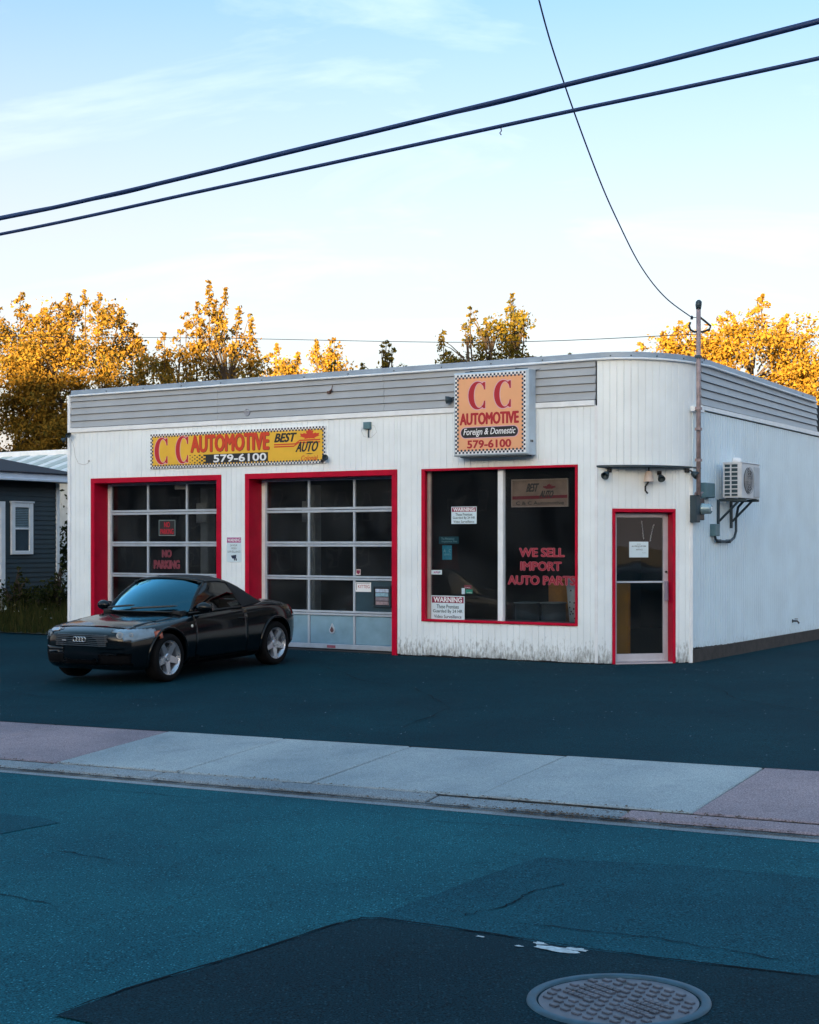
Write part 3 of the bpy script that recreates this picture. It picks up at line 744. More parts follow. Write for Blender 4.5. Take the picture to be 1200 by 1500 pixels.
LEAF = [(0, 0), (.04, .30), (.40, .22), (.34, .36), (.72, .62), (.62, .68), (.70, .95), (.48, .90), (.42, 1.0), (.20, .78), (.28, 1.30), (.14, 1.22), (0, 1.52)]
def maple(mb, M, cx, y0, w, h, z, clip=.22):
    pts = LEAF + [(-x, y) for x, y in LEAF[::-1][1:-1]]
    pts = [(cx + x / .72 * w / 2, y0 + (max(y, clip) - clip) / (1.52 - clip) * h) for x, y in pts]
    n = len(pts); mb.add(M, [(cx, y0 + h * .42, z)] + [(*p, z) for p in pts], [(0, 1 + i, 1 + (i + 1) % n) for i in range(n)])

# long yellow sign
sx0, sx1, sy0, sy1 = -8.405, -4.72, 3.022, 3.622
YS = thing('long_sign', 'long yellow garage sign with checkered border above the bay doors', 'sign', P(6.56, .03, sy0))
X = lambda u: sx0 + (sx1 - sx0) * u
Yv = lambda v: sy1 - (sy1 - sy0) * v
q = MB(); q.bbox(FR, sx0, sx1, sy0, sy1, .024, .050, .003); part('board', q, WHT, YS)
q = MB(); q.quad(FR, (X(.0115), Yv(.075), .0512), (X(.0115), Yv(.925), .0512), (X(.9885), Yv(.925), .0512), (X(.9885), Yv(.075), .0512)); part('sign_face', q, YEL, YS)
q = MB(); checker(q, FR, sx0 + .004, sx1 - .004, sy0 + .004, sy1 - .004, 118, .0514); part('checkered_border', q, NAVY, YS)
q = MB(); serif_c(q, FR, X(.027), X(.103), Yv(.875), Yv(.115), .0516, .010); serif_c(q, FR, X(.155), X(.227), Yv(.872), Yv(.095), .0516, .010); part('letter_outline', q, PINKI, YS)
q = MB(); serif_c(q, FR, X(.027), X(.103), Yv(.875), Yv(.115), .0526); serif_c(q, FR, X(.155), X(.227), Yv(.872), Yv(.095), .0526); part('lettering', q, mat('red print', (.50, .012, .018), .5, var=0), YS)
q = MB(); text(q, FR, 'AUTOMOTIVE', X(.249), X(.694), Yv(.575), Yv(.125), .0516, .050); part('letter_shadow', q, mat('dark brown print', (.12, .03, .012), .5, var=0), YS)
q = MB(); text(q, FR, 'AUTOMOTIVE', X(.247), X(.691), Yv(.565), Yv(.11), .0526, .046); part('lettering', q, REDI, YS)
q = MB(); q.quad(FR, (X(.345), Yv(.89), .0516), (X(.689), Yv(.89), .0516), (X(.689), Yv(.645), .0516), (X(.345), Yv(.645), .0516))
for i in range(8):
    for j in range(5):
        if (i + j) % 2 == 0 or i > 6:
            a = .345 - .0135 * (8 - i) + .001; k = .0135 * min(1, (.45 + i * .09)); vy = .645 + .245 * j / 5
            q.quad(FR, (X(a), Yv(vy + .049 * k / .0135), .0516), (X(a + k), Yv(vy + .049 * k / .0135), .0516), (X(a + k), Yv(vy), .0516), (X(a), Yv(vy), .0516))
part('number_band', q, INK, YS)
q = MB(); text(q, FR, '579-6100', X(.380), X(.678), Yv(.868), Yv(.668), .0526, .045); part('phone_number', q, WHT, YS)
q = MB(); text(q, FR, 'BEST', X(.725), X(.845), Yv(.385), Yv(.155), .0526, .055, .32); text(q, FR, 'AUTO', X(.841), X(.966), Yv(.67), Yv(.405), .0526, .04, .32)
q.add(FR, [(X(.893), Yv(.735), .0526), (X(.908), Yv(.715), .0526), (X(.925), Yv(.722), .0526), (X(.938), Yv(.728), .0526), (X(.922), Yv(.745), .0526), (X(.912), Yv(.742), .0526)], [(0, 1, 2, 3, 4, 5)])
part('lettering', q, INK, YS)
q = MB()
for o in (0, .062):
    a = [(.722, .435 + o), (.838 - o * .12, .435 + o), (.862 - o * .10, .345 + o), (.972, .345 + o)]; t = .035
    for (u0, v0), (u1, v1) in zip(a, a[1:]): q.quad(FR, (X(u0), Yv(v0 + t), .0526), (X(u1), Yv(v1 + t), .0526), (X(u1), Yv(v1), .0526), (X(u0), Yv(v0), .0526))
part('red_stripe', q, REDI, YS)
q = MB(); maple(q, FR, X(.916), Yv(.335), .40, .165, .0526); part('maple_leaf', q, REDI, YS)
q = MB(); text(q, FR, 'Colonial', X(.868), X(.960), Yv(.905), Yv(.775), .0526, .014, .25); part('lettering', q, REDI, YS)

# square box sign
bx0, bx1, by0, by1, bd = -2.226, -.968, 3.037, 4.284, .28
BS = thing('box_sign', 'square peach illuminated box sign with checkered border over the shop window', 'sign', P(1.6, .15, by0))
q = MB(); q.bbox(FR, bx0, bx1, by0, by1, .05, bd, .02); part('sign_box', q, mat('sign cabinet metal', (.50, .60, .70), .45, metal=.15, var=.1), BS)
X = lambda u: bx0 + (bx1 - bx0) * u
Yv = lambda v: by1 - (by1 - by0) * v
z = bd + .001
q = MB(); q.quad(FR, (X(.022), Yv(.975), z), (X(.968), Yv(.975), z), (X(.968), Yv(.022), z), (X(.022), Yv(.022), z)); part('sign_panel', q, WHT, BS)
q = MB(); q.quad(FR, (X(.055), Yv(.937), z + .001), (X(.930), Yv(.937), z + .001), (X(.930), Yv(.062), z + .001), (X(.055), Yv(.062), z + .001)); part('sign_face', q, ORNG, BS)
q = MB(); checker(q, FR, X(.024), X(.962), Yv(.970), Yv(.028), 38, z + .0015); part('checkered_border', q, NAVY, BS)
q = MB(); serif_c(q, FR, X(.205), X(.425), Yv(.447), Yv(.115), z + .002, .012); serif_c(q, FR, X(.55), X(.765), Yv(.447), Yv(.115), z + .002, .012); part('letter_outline', q, PINKI, BS)
q = MB(); serif_c(q, FR, X(.205), X(.425), Yv(.447), Yv(.115), z + .003); serif_c(q, FR, X(.55), X(.765), Yv(.447), Yv(.115), z + .003)
text(q, FR, 'AUTOMOTIVE', X(.094), X(.87), Yv(.625), Yv(.490), z + .003, .048); text(q, FR, '579-6100', X(.193), X(.772), Yv(.905), Yv(.815), z + .003, .05); part('lettering', q, DRED, BS)
def pill(mb, x0, x1, y0, y1, z):
    r = (y1 - y0) / 2; pts = [(x1 - r + r * math.cos(a), y0 + r + r * math.sin(a)) for a in fr(-math.pi / 2, math.pi / 2, 12)] + [(x0 + r + r * math.cos(a), y0 + r + r * math.sin(a)) for a in fr(math.pi / 2, 3 * math.pi / 2, 12)]
    mb.add(FR, [(*p, z) for p in pts], [tuple(range(len(pts)))])
q = MB(); pill(q, X(.094), X(.876), Yv(.792), Yv(.650), z + .002); part('banner_outline', q, PINKI, BS)
q = MB(); pill(q, X(.104), X(.866), Yv(.782), Yv(.660), z + .003); part('banner', q, INK, BS)
q = MB(); text(q, FR, 'Foreign & Domestic', X(.134), X(.840), Yv(.772), Yv(.672), z + .004, .012, .2); part('lettering', q, WHT, BS)
q = MB(); q.box(FR, bx0 + .25, bx0 + .28, by1, by1 + .03, .1, .22); q.box(FR, bx1 - .25, bx1 - .22, by1, by1 + .03, .1, .22); q.tube(FR, [(bx0 + .1, by1 + .028, .1), (bx1 - .1, by1 + .028, .1)], .008, 6)
q.tube(FR, [(bx1 - .1, by1 - .02, .06), (bx1 + .12, by1 + .02, .03)], .007, 6); part('hanger', q, DARKM, BS)
q = MB(); q.box(FR, bx0 + .1, bx1 - .06, by0 - .018, by0, .06, bd - .03); part('base_trim', q, DARKM, BS)
q = MB(); [q.lathe(Matrix.Translation(FR @ Vector((bx1 + .001, by0 + .20, .15 + k))) @ FR.to_3x3().to_4x4() @ Matrix.Rotation(R(90), 4, 'Y'), [(0, .004), (.018, .003), (.02, 0)], 10) for k in (0, .05)]; part('bolt', q, BLACK, BS)

MAROON = mat('maroon print', (.22, .006, .055), .5, var=0); PURP = mat('magenta print', (.36, .01, .20), .5, var=0); TEALI = mat('teal black print', (.012, .06, .085), .5, var=0)
PAPER = mat('sign white', (.62, .76, .85), .5, var=.02)
def warn(name, label, x0, x1, y0, y1, z, full):
    t = thing(name, label, 'warning sign', FR @ Vector(((x0 + x1) / 2, y0, z)))
    q = MB(); q.bbox(FR, x0, x1, y0, y1, z - .004, z, .001); part('sign_panel', q, PAPER, t)
    w, h = x1 - x0, y1 - y0
    hb = full if full else h
    top = y1
    q = MB(); q.quad(FR, (x0 + w * .025, top - hb * .30, z + .0006), (x1 - w * .025, top - hb * .30, z + .0006), (x1 - w * .025, top - hb * .035, z + .0006), (x0 + w * .025, top - hb * .035, z + .0006)); part('warning_band', q, MAROON, t)
    q = MB(); text(q, FR, 'WARNING', x0 + w * .08, x1 - w * .08, top - hb * .265, top - hb * .065, z + .001, .04); part('lettering', q, WHT, t)
    q = MB(); text(q, FR, 'These Premises', x0 + w * .17, x1 - w * .17, top - hb * .53, top - hb * .37, z + .001, .015); text(q, FR, 'Guarded By 24 HR', x0 + w * .06, x1 - w * .06, top - hb * .745, top - hb * .575, z + .001, .015)
    text(q, FR, 'Video Surveillance', x0 + w * .09, x1 - w * .09, top - hb * .935, top - hb * .80, z + .001, .015); part('lettering', q, TEALI, t)
warn('warning_sign', 'white video surveillance warning sign in the upper part of the left shop window pane', -2.476, -2.035, 2.036, 2.298, -.086, 0)
warn('warning_sign', 'larger white video surveillance warning sign at the bottom corner of the shop window', -2.835, -2.245, .572, .938, -.086, .366)
t = thing('warning_sign', 'narrow white camera warning sign on the wall between the bay doors', 'warning sign', P(6.59, .03, 1.42))
q = MB(); q.bbox(FR, -6.742, -6.439, 1.427, 1.841, .023, .031, .002); part('sign_panel', q, PAPER, t)
q = MB(); q.quad(FR, (-6.738, 1.752, .032), (-6.443, 1.752, .032), (-6.443, 1.837, .032), (-6.738, 1.837, .032)); part('warning_band', q, PURP, t)
q = MB(); text(q, FR, 'WARNING', -6.725, -6.455, 1.768, 1.820, .0325, .03); part('lettering', q, WHT, t)
q = MB(); text(q, FR, '24 HOUR', -6.67, -6.52, 1.690, 1.722, .0325, .0); text(q, FR, 'VIDEO', -6.645, -6.535, 1.640, 1.672, .0325, .0); text(q, FR, 'SURVEILLANCE', -6.725, -6.455, 1.584, 1.618, .0325, .0)
part('lettering', q, TEALI, t)
q = MB(); q.add(FR, [(-6.655, 1.535, .0325), (-6.54, 1.55, .0325), (-6.545, 1.49, .0325), (-6.625, 1.485, .0325)], [(0, 3, 2, 1)]); q.add(FR, [(-6.595, 1.487, .0325), (-6.56, 1.487, .0325), (-6.575, 1.45, .0325), (-6.588, 1.45, .0325)], [(0, 3, 2, 1)]); q.quad(FR, (-6.555, 1.45, .0325), (-6.53, 1.45, .0325), (-6.53, 1.49, .0325), (-6.555, 1.49, .0325))
part('camera_symbol', q, NAVY, t)

# things on the glass of the left bay door
zg = -.258
t = thing('no_parking_sign', 'small black no parking sign with red letters behind the left bay door glass', 'sign', P(8.29, -.26, 1.9))
q = MB(); q.bbox(FR, -8.478, -8.106, 1.870, 2.145, -.268 + .012, zg + .004, .004); part('sign_panel', q, INK, t)
q = MB()
for a in ((-8.478, -8.106, 1.870, 1.882), (-8.478, -8.106, 2.135, 2.145), (-8.478, -8.468, 1.883, 2.134), (-8.116, -8.106, 1.883, 2.134)): q.box(FR, *a, zg + .002, zg + .006)
part('sign_frame', q, mat('grey sign edge', (.18, .26, .27), .5), t)
q = MB(); text(q, FR, 'NO', -8.355, -8.23, 2.02, 2.11, zg + .006, .015); text(q, FR, 'PARKING', -8.44, -8.145, 1.90, 1.99, zg + .006, .015); part('lettering', q, mat('bright red print', (.55, .005, .03), .5, var=0), t)
t = thing('window_lettering', 'red outlined no parking letters on the third row of left bay door glass', 'lettering', P(8.3, -.26, 1.3))
q = MB(); text(q, FR, 'NO', -8.40, -8.198, 1.500, 1.620, zg + .001, .0, grow=.011); text(q, FR, 'PARKING', -8.588, -8.014, 1.302, 1.440, zg + .001, .0, grow=.011); part('letter_outline', q, mat('pale red outline', (.24, .05, .08), .6, var=0), t)
q = MB(); text(q, FR, 'NO', -8.40, -8.198, 1.500, 1.620, zg + .002, .0); text(q, FR, 'PARKING', -8.588, -8.014, 1.302, 1.440, zg + .002, .0); part('lettering', q, mat('dull red print', (.11, .005, .016), .6, var=0), t)
q = MB(); q.quad(FR, (-8.12, 2.672, zg + .001), (-7.865, 2.672, zg + .001), (-7.865, 2.755, zg + .001), (-8.12, 2.755, zg + .001))
solo('window_sticker', q, mat('faded sticker', (.10, .105, .11), .6, var=.6, vscale=60), 'faded grey sticker high on the left bay door glass', 'sticker', P(8.0, -.257, 2.67))
# on the right bay door
t = thing('notice', 'white sign with red letters stuck to the dark panel of the right bay door', 'sign', P(4.2, -.25, .963))
q = MB(); q.bbox(FR, -4.350, -4.05, .965, 1.116, -.254, -.249, .002); part('sign_panel', q, WHT, t)
q = MB(); q.box(FR, -4.335, -4.07, 1.094, 1.100, -.249, -.2484); q.box(FR, -4.328, -4.320, .995, 1.093, -.249, -.2484); part('border_line', q, INK, t)
q = MB(); text(q, FR, 'KITTEG', -4.295, -4.075, 1.025, 1.075, -.248, .004); part('lettering', q, mat('deep red print', (.38, .02, .05), .5, var=0), t)
t = thing('mail_slot', 'dark framed flap box with pale strips on the right bay door panel', 'mail slot', P(3.83, -.25, .73))
q = MB()
for a in ((-3.998, -3.664, 1.035, 1.067), (-3.998, -3.664, .728, .755), (-3.998, -3.972, .756, 1.034), (-3.694, -3.664, .756, 1.034)): q.bbox(FR, *a, -.254, -.222, .004)
part('frame', q, DARKM, t)
q = MB(); q.box(FR, -3.971, -3.695, .756, 1.034, -.254, -.246); part('back_plate', q, BLACK, t)
for i, c in enumerate(((.42, .52, .68), (.24, .42, .54), (.22, .20, .25), (.28, .22, .25))):
    q = MB(); z1 = 1.018 - i * .066; q.bbox(FR, -3.955, -3.71, z1 - .056, z1, -.246, -.236 + .004 * (i < 2), .003); part('strip', q, mat('paper strip %d' % i, c, .6, var=.25, vscale=25), t)
q = MB(); q.box(FR, -4.343, -4.255, 1.232, 1.325, -.261, -.2595); q2 = q
t = thing('window_sticker', 'small red crest sticker at the corner of the right bay door glass', 'sticker', P(4.3, -.26, 1.23))
part('sticker', q2, mat('cream sticker', (.55, .50, .50), .6), t)
q = MB(); q.add(FR, [(-4.332, 1.31, -.259), (-4.265, 1.31, -.259), (-4.265, 1.27, -.259), (-4.298, 1.242, -.259), (-4.332, 1.27, -.259)], [(4, 3, 2, 1, 0)]); part('crest', q, MAROON, t)

# ------------------------------------------------------------------ in and on the shop window
zw = -.088
t = thing('window_lettering', 'large red WE SELL IMPORT AUTO PARTS letters on the right shop window pane', 'lettering', P(.95, -.09, 1.13))
rows = (('WE SELL', -1.304, -.575, 1.545, 1.668), ('IMPORT', -1.285, -.622, 1.342, 1.466), ('AUTO PARTS', -1.495, -.40, 1.132, 1.258))
q = MB(); [text(q, FR, s_, a, b, c, d, zw, .012, grow=.010) for s_, a, b, c, d in rows]; part('letter_outline', q, mat('rose outline', (.40, .075, .11), .6, var=0), t)
q = MB(); [text(q, FR, s_, a, b, c, d, zw + .001, .014) for s_, a, b, c, d in rows]; part('lettering', q, mat('strong red print', (.24, .003, .02), .6, var=0), t)
def decal(label, x0, x1, y0, y1, z, c, extra=()):
    t = thing('window_sticker', label, 'sticker', FR @ Vector(((x0 + x1) / 2, y0, z)))
    q = MB(); q.box(FR, x0, x1, y0, y1, z - .002, z); part('sticker', q, mat('sticker ' + label[:18], c, .5, var=.1, vscale=30), t)
    for s_, a, b, cc, d, m, bo in extra:
        q = MB(); text(q, FR, s_, a, b, cc, d, z + .001, bo); part('lettering', q, m, t)
CY = mat('pale cyan print', (.30, .62, .72), .5, var=0)
decal('wide teal strip notice hanging inside the left shop window pane', -2.825, -2.47, 1.735, 1.845, -.30, (.006, .10, .15), (('The Mechanical', -2.78, -2.55, 1.795, 1.83, CY, .0), ('Inspection Fee', -2.77, -2.50, 1.748, 1.785, CY, .0)))
decal('upright bright blue poster with white letters inside the left shop window pane', -2.762, -2.591, 1.487, 1.708, -.30, (.01, .30, .46), (('A', -2.74, -2.70, 1.60, 1.65, CY, .0), ('C', -2.645, -2.605, 1.60, 1.65, CY, .0), ('SERVICE', -2.735, -2.615, 1.555, 1.58, CY, .0)))
decal('small white oblong sticker by the red frame of the shop window', -2.833, -2.645, 1.262, 1.330, zw, (.60, .72, .80), (('auto', -2.79, -2.70, 1.28, 1.315, PURP, .02), ('ge', -2.70, -2.67, 1.28, 1.31, NAVY, .02)))
decal('little white upright sticker above the lower warning sign', -2.296, -2.240, .968, 1.06, zw, (.50, .62, .72))
decal('small green open hours sticker above the lower warning sign', -2.228, -2.106, .980, 1.04, zw, (.01, .20, .15), (('OPEN', -2.2, -2.12, .985, .997, WHT, .0),))
decal('small red and white sticker over the green one in the shop window', -2.25, -2.128, 1.055, 1.105, zw, (.16, .03, .05), (('CALL', -2.24, -2.14, 1.06, 1.075, WHT, .0),))
t = thing('hanging_sign', 'framed brown cardboard sign hanging inside the right shop window pane', 'sign', P(1.04, -.28, 2.28))
hx0, hx1, hy0, hy1, hz = -1.511, -.565, 2.280, 2.697, -.22
q = MB(); q.box(FR, hx0, hx1, hy0, hy1, hz - .02, hz); part('board', q, mat('brown sign board', (.30, .19, .14), .6, var=.25, vscale=4), t)
q = MB()
for a in ((hx0, hx1, hy1 - .014, hy1), (hx0, hx1, hy0, hy0 + .014), (hx0, hx0 + .014, hy0 + .015, hy1 - .015), (hx1 - .014, hx1, hy0 + .015, hy1 - .015)): q.bbox(FR, *a, hz, hz + .012, .003)
part('frame', q, mat('pale brass frame', (.50, .38, .32), .4, metal=.2), t)
q = MB(); q.quad(FR, (hx0 + .015, hy0 + .115, hz + .002), (hx1 - .015, hy0 + .13, hz + .002), (hx1 - .015, hy0 + .175, hz + .002), (hx0 + .015, hy0 + .165, hz + .002)); maple(q, FR, -.88, 2.545, .22, .08, hz + .002); part('red_stripe', q, mat('dark red print', (.22, .012, .02), .6, var=0), t)
q = MB(); text(q, FR, 'BEST', -1.26, -1.05, 2.51, 2.63, hz + .003, .04, .3); text(q, FR, 'AUTO', -1.04, -.80, 2.42, 2.52, hz + .003, .04, .3); text(q, FR, 'C & C Automotive', -1.43, -.64, 2.315, 2.365, hz + .003, .03); part('lettering', q, mat('brown black print', (.05, .04, .035), .6, var=0), t)
q = MB(); q.tube(FR, [(hx0 + .15, hy1, hz), (-1.04, hy1 + .08, hz), (hx1 - .15, hy1, hz)], .003, 5); part('cord', q, BLACK, t)
t = thing('perforated_bin', 'tall white tapered bin with dark dots at the right of the shop window', 'bin', P(.53, -.42, .571))
BM = FR @ Matrix.Translation((-.53, .575, -.42)) @ Matrix.Rotation(R(-90), 4, 'X')
q = MB(); q.lathe(BM, [(.0, 0), (.105, 0), (.16, .66), (.150, .66), (.10, .02)], 32); part('bin_wall', q, mat('bin white', (.42, .44, .46), .5), t, True)
for a, h_ in ((-100, .47), (-112, .30), (-80, .29), (-118, .22), (-84, .20), (-105, .16), (-92, .13), (-116, .12), (-78, .06)):
    q = MB(); r_ = .105 + .055 * h_ / .66 + .001
    c_ = BM @ Matrix.Rotation(R(a + 180 + 180), 4, 'Z') @ Matrix.Translation((r_, 0, h_)) @ Matrix.Rotation(R(90), 4, 'Y')
    q.lathe(c_, [(0, .002), (.013, .002), (.013, 0)], 10); part('dot', q, INK, t)
for lab, s_, d_, r_, h_ in (('dark round drum under the lettering beside the mullion inside the shop', 1.52, -.75, .2, .82), ('dark round drum under the lettering nearer the white bin inside the shop', 1.07, -.75, .2, .83)):
    t = thing('drum', lab, 'drum', P(s_, d_, .012), 'drums inside the shop window')
    DMx = Matrix.Translation(P(s_, d_, .012))
    q = MB(); q.lathe(DMx, [(r_ * .92, 0), (r_ * .92, h_ - .02), (r_, h_ - .02), (r_, h_), (0, h_)], 28); part('barrel', q, mat('drum grey', (.045, .055, .065), .5), t, True)
    q = MB(); q.tube(Matrix.Translation(P(s_, d_, .012 + h_)), [(r_ * math.cos(a), r_ * math.sin(a), 0) for a in fr(0, 2 * math.pi, 28)[:-1]], .008, 6, closed=True); part('rim', q, mat('drum rim', (.14, .17, .19), .4), t, True)
t = thing('wooden_cabinet', 'orange brown wooden cabinet standing behind the shop window lettering', 'cabinet', P(1.1, -1.3, .012))
WOOD = mat('orange wood', (.33, .13, .015), .5, var=.25, vscale=9)
q = MB(); q.bbox(FR, -1.36, -.88, .012, 1.16, -1.6, -1.15, .01); part('cabinet_body', q, WOOD, t)
q = MB(); q.box(FR, -1.38, -.86, 1.16, 1.19, -1.62, -1.12); part('cabinet_top', q, WOOD, t)
t = thing('wooden_partition', 'tall amber wood partition seen through the bottom half of the entrance door', 'partition', CH @ Vector((.7, 0, -.75)))
q = MB(); q.bbox(CH, .36, .79, .013, 1.14, -.85, -.8, .005); part('panel', q, mat('amber wood', (.42, .18, .012), .5, var=.15, vscale=5), t)
q = MB(); q.box(CH, .79, .815, .013, 1.15, -.86, -.79); part('edge_trim', q, WOOD, t)
# dim shop contents behind the bay doors
POSTM = mat('lift post paint', (.42, .44, .46), .5, var=.2)
for lab, s_, d_ in (('pale upright lift post inside the right bay door left column', 5.72, -1.0), ('pale upright lift post inside the left bay door middle column', 8.02, -1.0)):
    t = thing('lift_post', lab, 'lift post', P(s_, d_, .012), 'lift posts inside the bays')
    q = MB(); q.bbox(FR, -s_ - .09, -s_ + .09, .03, 2.72, d_ - .12, d_ + .08, .02); part('post', q, POSTM, t)
    q = MB(); q.bbox(FR, -s_ - .2, -s_ + .2, .012, .03, d_ - .2, d_ + .2, .004); part('base_plate', q, DARKM, t)
    q = MB(); q.bbox(FR, -s_ - .12, -s_ + .12, 2.1, 2.45, d_ + .08, d_ + .16, .02); part('motor_box', q, mat('motor box grey', (.5, .5, .5), .5), t)
for lab, s_, z_, w_, h_ in (('dim red tool chest low inside the left bay door', 9.1, .8, .5, .8), ('dim grey tool cabinet inside the right bay door', 4.1, 1.5, .5, 1.45)):
    t = thing('tool_chest', lab, 'tool chest', P(s_, -1.9, .012))
    q = MB(); q.bbox(FR, -s_ - w_, -s_ + w_, .05, z_, -2.3, -1.8, .02); part('chest_body', q, mat('chest %s' % lab[4:8], (.25, .02, .03) if 'red' in lab else (.25, .27, .3), .5), t)
    for k in range(4):
        q = MB(); q.bbox(FR, -s_ - w_ + .03, -s_ + w_ - .03, .1 + k * (z_ - .12) / 4, .06 + (k + 1) * (z_ - .12) / 4, -1.8, -1.78, .006); part('drawer', q, mat('drawer %s' % lab[4:8], (.30, .03, .04) if 'red' in lab else (.32, .34, .37), .5), t)
# paper notice on the entrance door
t = thing('paper_notice', 'white paper notice hanging on chains in the upper glass of the entrance door', 'notice', CH @ Vector((.69, 1.536, -.14)))
q = MB(); q.box(CH, .540, .836, 1.536, 1.765, -.143, -.140); part('paper', q, PAPER, t)
q = MB(); text(q, CH, 'NOTICE', .66, .715, 1.722, 1.735, -.139, 0); text(q, CH, 'ALL VEHICLES LEFT HERE', .58, .80, 1.690, 1.708, -.139, .02); text(q, CH, 'FOR', .675, .70, 1.668, 1.680, -.139, .0); text(q, CH, 'SERVICE', .645, .745, 1.640, 1.657, -.139, .02); text(q, CH, 'Thank you', .74, .80, 1.595, 1.608, -.139, 0); part('lettering', q, TEALI, t)
for a, b in (((.730, 2.07), (.762, 1.80)), ((.925, 2.02), (.862, 1.77))):
    q = MB(); n = 16; q.tube(CH, [(a[0] + (b[0] - a[0]) * (i / n) ** .8 + .006 * math.sin(i * 2.2), a[1] + (b[1] - a[1]) * i / n, -.141 + .0) for i in range(n + 1)], [.009 if i % 2 else .004 for i in range(n + 1)], 6); part('chain', q, mat('chain steel', (.35, .36, .37), .4, metal=.5), t)

# ------------------------------------------------------------------ small fittings
def flood(M, x, y, z, dx, dy, dz, label, sc=1.0, loc=None):
    """small floodlight: wall plate, arm, head that points along dx,dy,dz in the frame"""
    t = thing('flood_light', label, 'flood light', M @ Vector((x, y, z)), 'small black flood lights on the front'); sc *= .8
    q = MB(); q.box(M, x - .03 * sc, x + .03 * sc, y - .03 * sc, y + .03 * sc, z - .02, z + .015); part('wall_plate', q, BLACK, t)
    d = Vector((dx, dy, dz)).normalized(); e_ = Vector((x, y, z)) + d * .12 * sc
    q = MB(); q.tube(M, [(x, y, z), tuple(Vector((x, y, z)) + d * .05 * sc + Vector((0, .02 * sc, .02))), tuple(e_)], .012 * sc, 6); part('arm', q, BLACK, t)
    Mh = Matrix.Translation(M @ e_) @ (M.to_3x3() @ d).to_track_quat('Z', 'Y').to_matrix().to_4x4()
    q = MB(); q.lathe(Mh, [(.0, -.05 * sc), (.03 * sc, -.045 * sc), (.048 * sc, 0), (.06 * sc, .05 * sc), (.055 * sc, .05 * sc), (.04 * sc, .01 * sc), (0, .0)], 14); part('lamp_head', q, DARKM, t, True)
    return t
flood(FR, -10.31, 3.70, .06, .55, -.25, .75, 'black flood light at the top left corner of the front', .95)
flood(FR, -10.36, 3.64, .03, -.7, -.45, .5, 'black flood light just below the other one on the left corner trim', .95)
flood(FR, -4.78, 3.06, .05, .8, .35, .6, 'black flood light at the lower right end of the yellow sign', 1.1)
flood(FR, -2.30, 3.93, .05, -.9, -.1, .35, 'dark spotlight against the left side of the box sign', 1.25)
flood(CH, .16, 2.79, .05, -.65, -.55, .6, 'black flood light under the left end of the entrance soffit', 1.25)
flood(CH, 1.36, 2.80, .05, .75, -.5, .55, 'black flood light under the right end of the entrance soffit', 1.25)
flood(CH, .93, 2.76, .05, -.1, -.55, .7, 'dark flood light tucked under the middle of the soffit', 1.15)
t = thing('porch_lamp', 'pale cone shaped lamp hanging under the entrance soffit', 'lamp', CH @ Vector((.745, 2.66, .09)))
LMx = CH @ Matrix.Translation((.745, 2.63, .10)) @ Matrix.Rotation(R(-90), 4, 'X')
q = MB(); q.lathe(LMx, [(.075, 0), (.048, .13), (.03, .15), (.0, .155)], 20); q.lathe(LMx, [(.07, .001), (.04, .12)], 20); part('shade', q, mat('cream lamp shade', (.62, .52, .47), .5), t, True)
q = MB(); q.tube(CH, [(.745, 2.78, .10), (.745, 2.84, .10)], .012, 6); q.tube(CH, [(.745, 2.63, .09), (.70, 2.56, .08), (.70, 2.50, .08), (.735, 2.46, .085)], .014, 6); part('wire', q, BLACK, t)
t = thing('junction_box', 'grey junction box with a short stem high between bay door and box sign', 'junction box', P(3.92, .03, 3.4))
q = MB(); q.bbox(FR, -3.985, -3.86, 3.535, 3.645, .02, .08, .008); part('box', q, GREYBOX, t)
q = MB(); q.tube(FR, [(-3.905, 3.535, .05), (-3.90, 3.40, .05)], .012, 6); part('stem', q, DARKM, t)
q = MB(); q.tube(FR, [(-3.98, 3.60, .03), (-4.05, 3.52, .03), (-4.0, 3.42, .028), (-3.86, 3.40, .028), (-3.76, 3.48, .028), (-3.80, 3.58, .028), (-3.86, 3.6, .03)], .0025, 5); part('loose_wire', q, mat('thin grey wire', (.45, .5, .52), .6), t)
q = MB(); q.lathe(FR @ Matrix.Translation((-6.311, 3.905, .036)), [(.040, 0), (.052, .012), (.058, .012), (.064, 0)], 20); q.lathe(FR @ Matrix.Translation((-6.311, 3.905, .036)), [(0, .0), (.04, .0)], 20)
solo('vent_ring', q, mat('vent grey', (.28, .30, .36), .5), 'small round vent ring on the grey boards above the yellow sign', 'vent', P(6.31, .04, 3.84))
q = MB(); q.box(FR, -4.69, -4.63, 4.13, 4.17, .02, .06); q.tube(FR, [(-4.64, 4.16, .05), (-4.58, 4.185, .08)], .016, 6); q.tube(FR, [(-4.6, 4.19, .06), (-4.59, 4.26, .04)], .006, 5)
solo('old_bracket', q, mat('rusty bracket', (.10, .055, .045), .7), 'small rusty bracket left on the grey parapet boards', 'bracket', P(4.65, .04, 4.13))
q = MB(); q.tube(FR, [(-10.28, 3.60, .03), (-10.22, 3.45, .028), (-10.20, 3.30, .028), (-10.12, 3.17, .028), (-9.98, 3.14, .028), (-9.9, 3.16, .028), (-9.86, 3.20, .03)], .004, 5); q.box(FR, -9.875, -9.845, 3.19, 3.22, .022, .04)
solo('loose_cable', q, mat('pale cable', (.5, .52, .55), .6), 'thin pale cable looping below the left corner flood lights', 'cable', P(10, .03, 3.14))

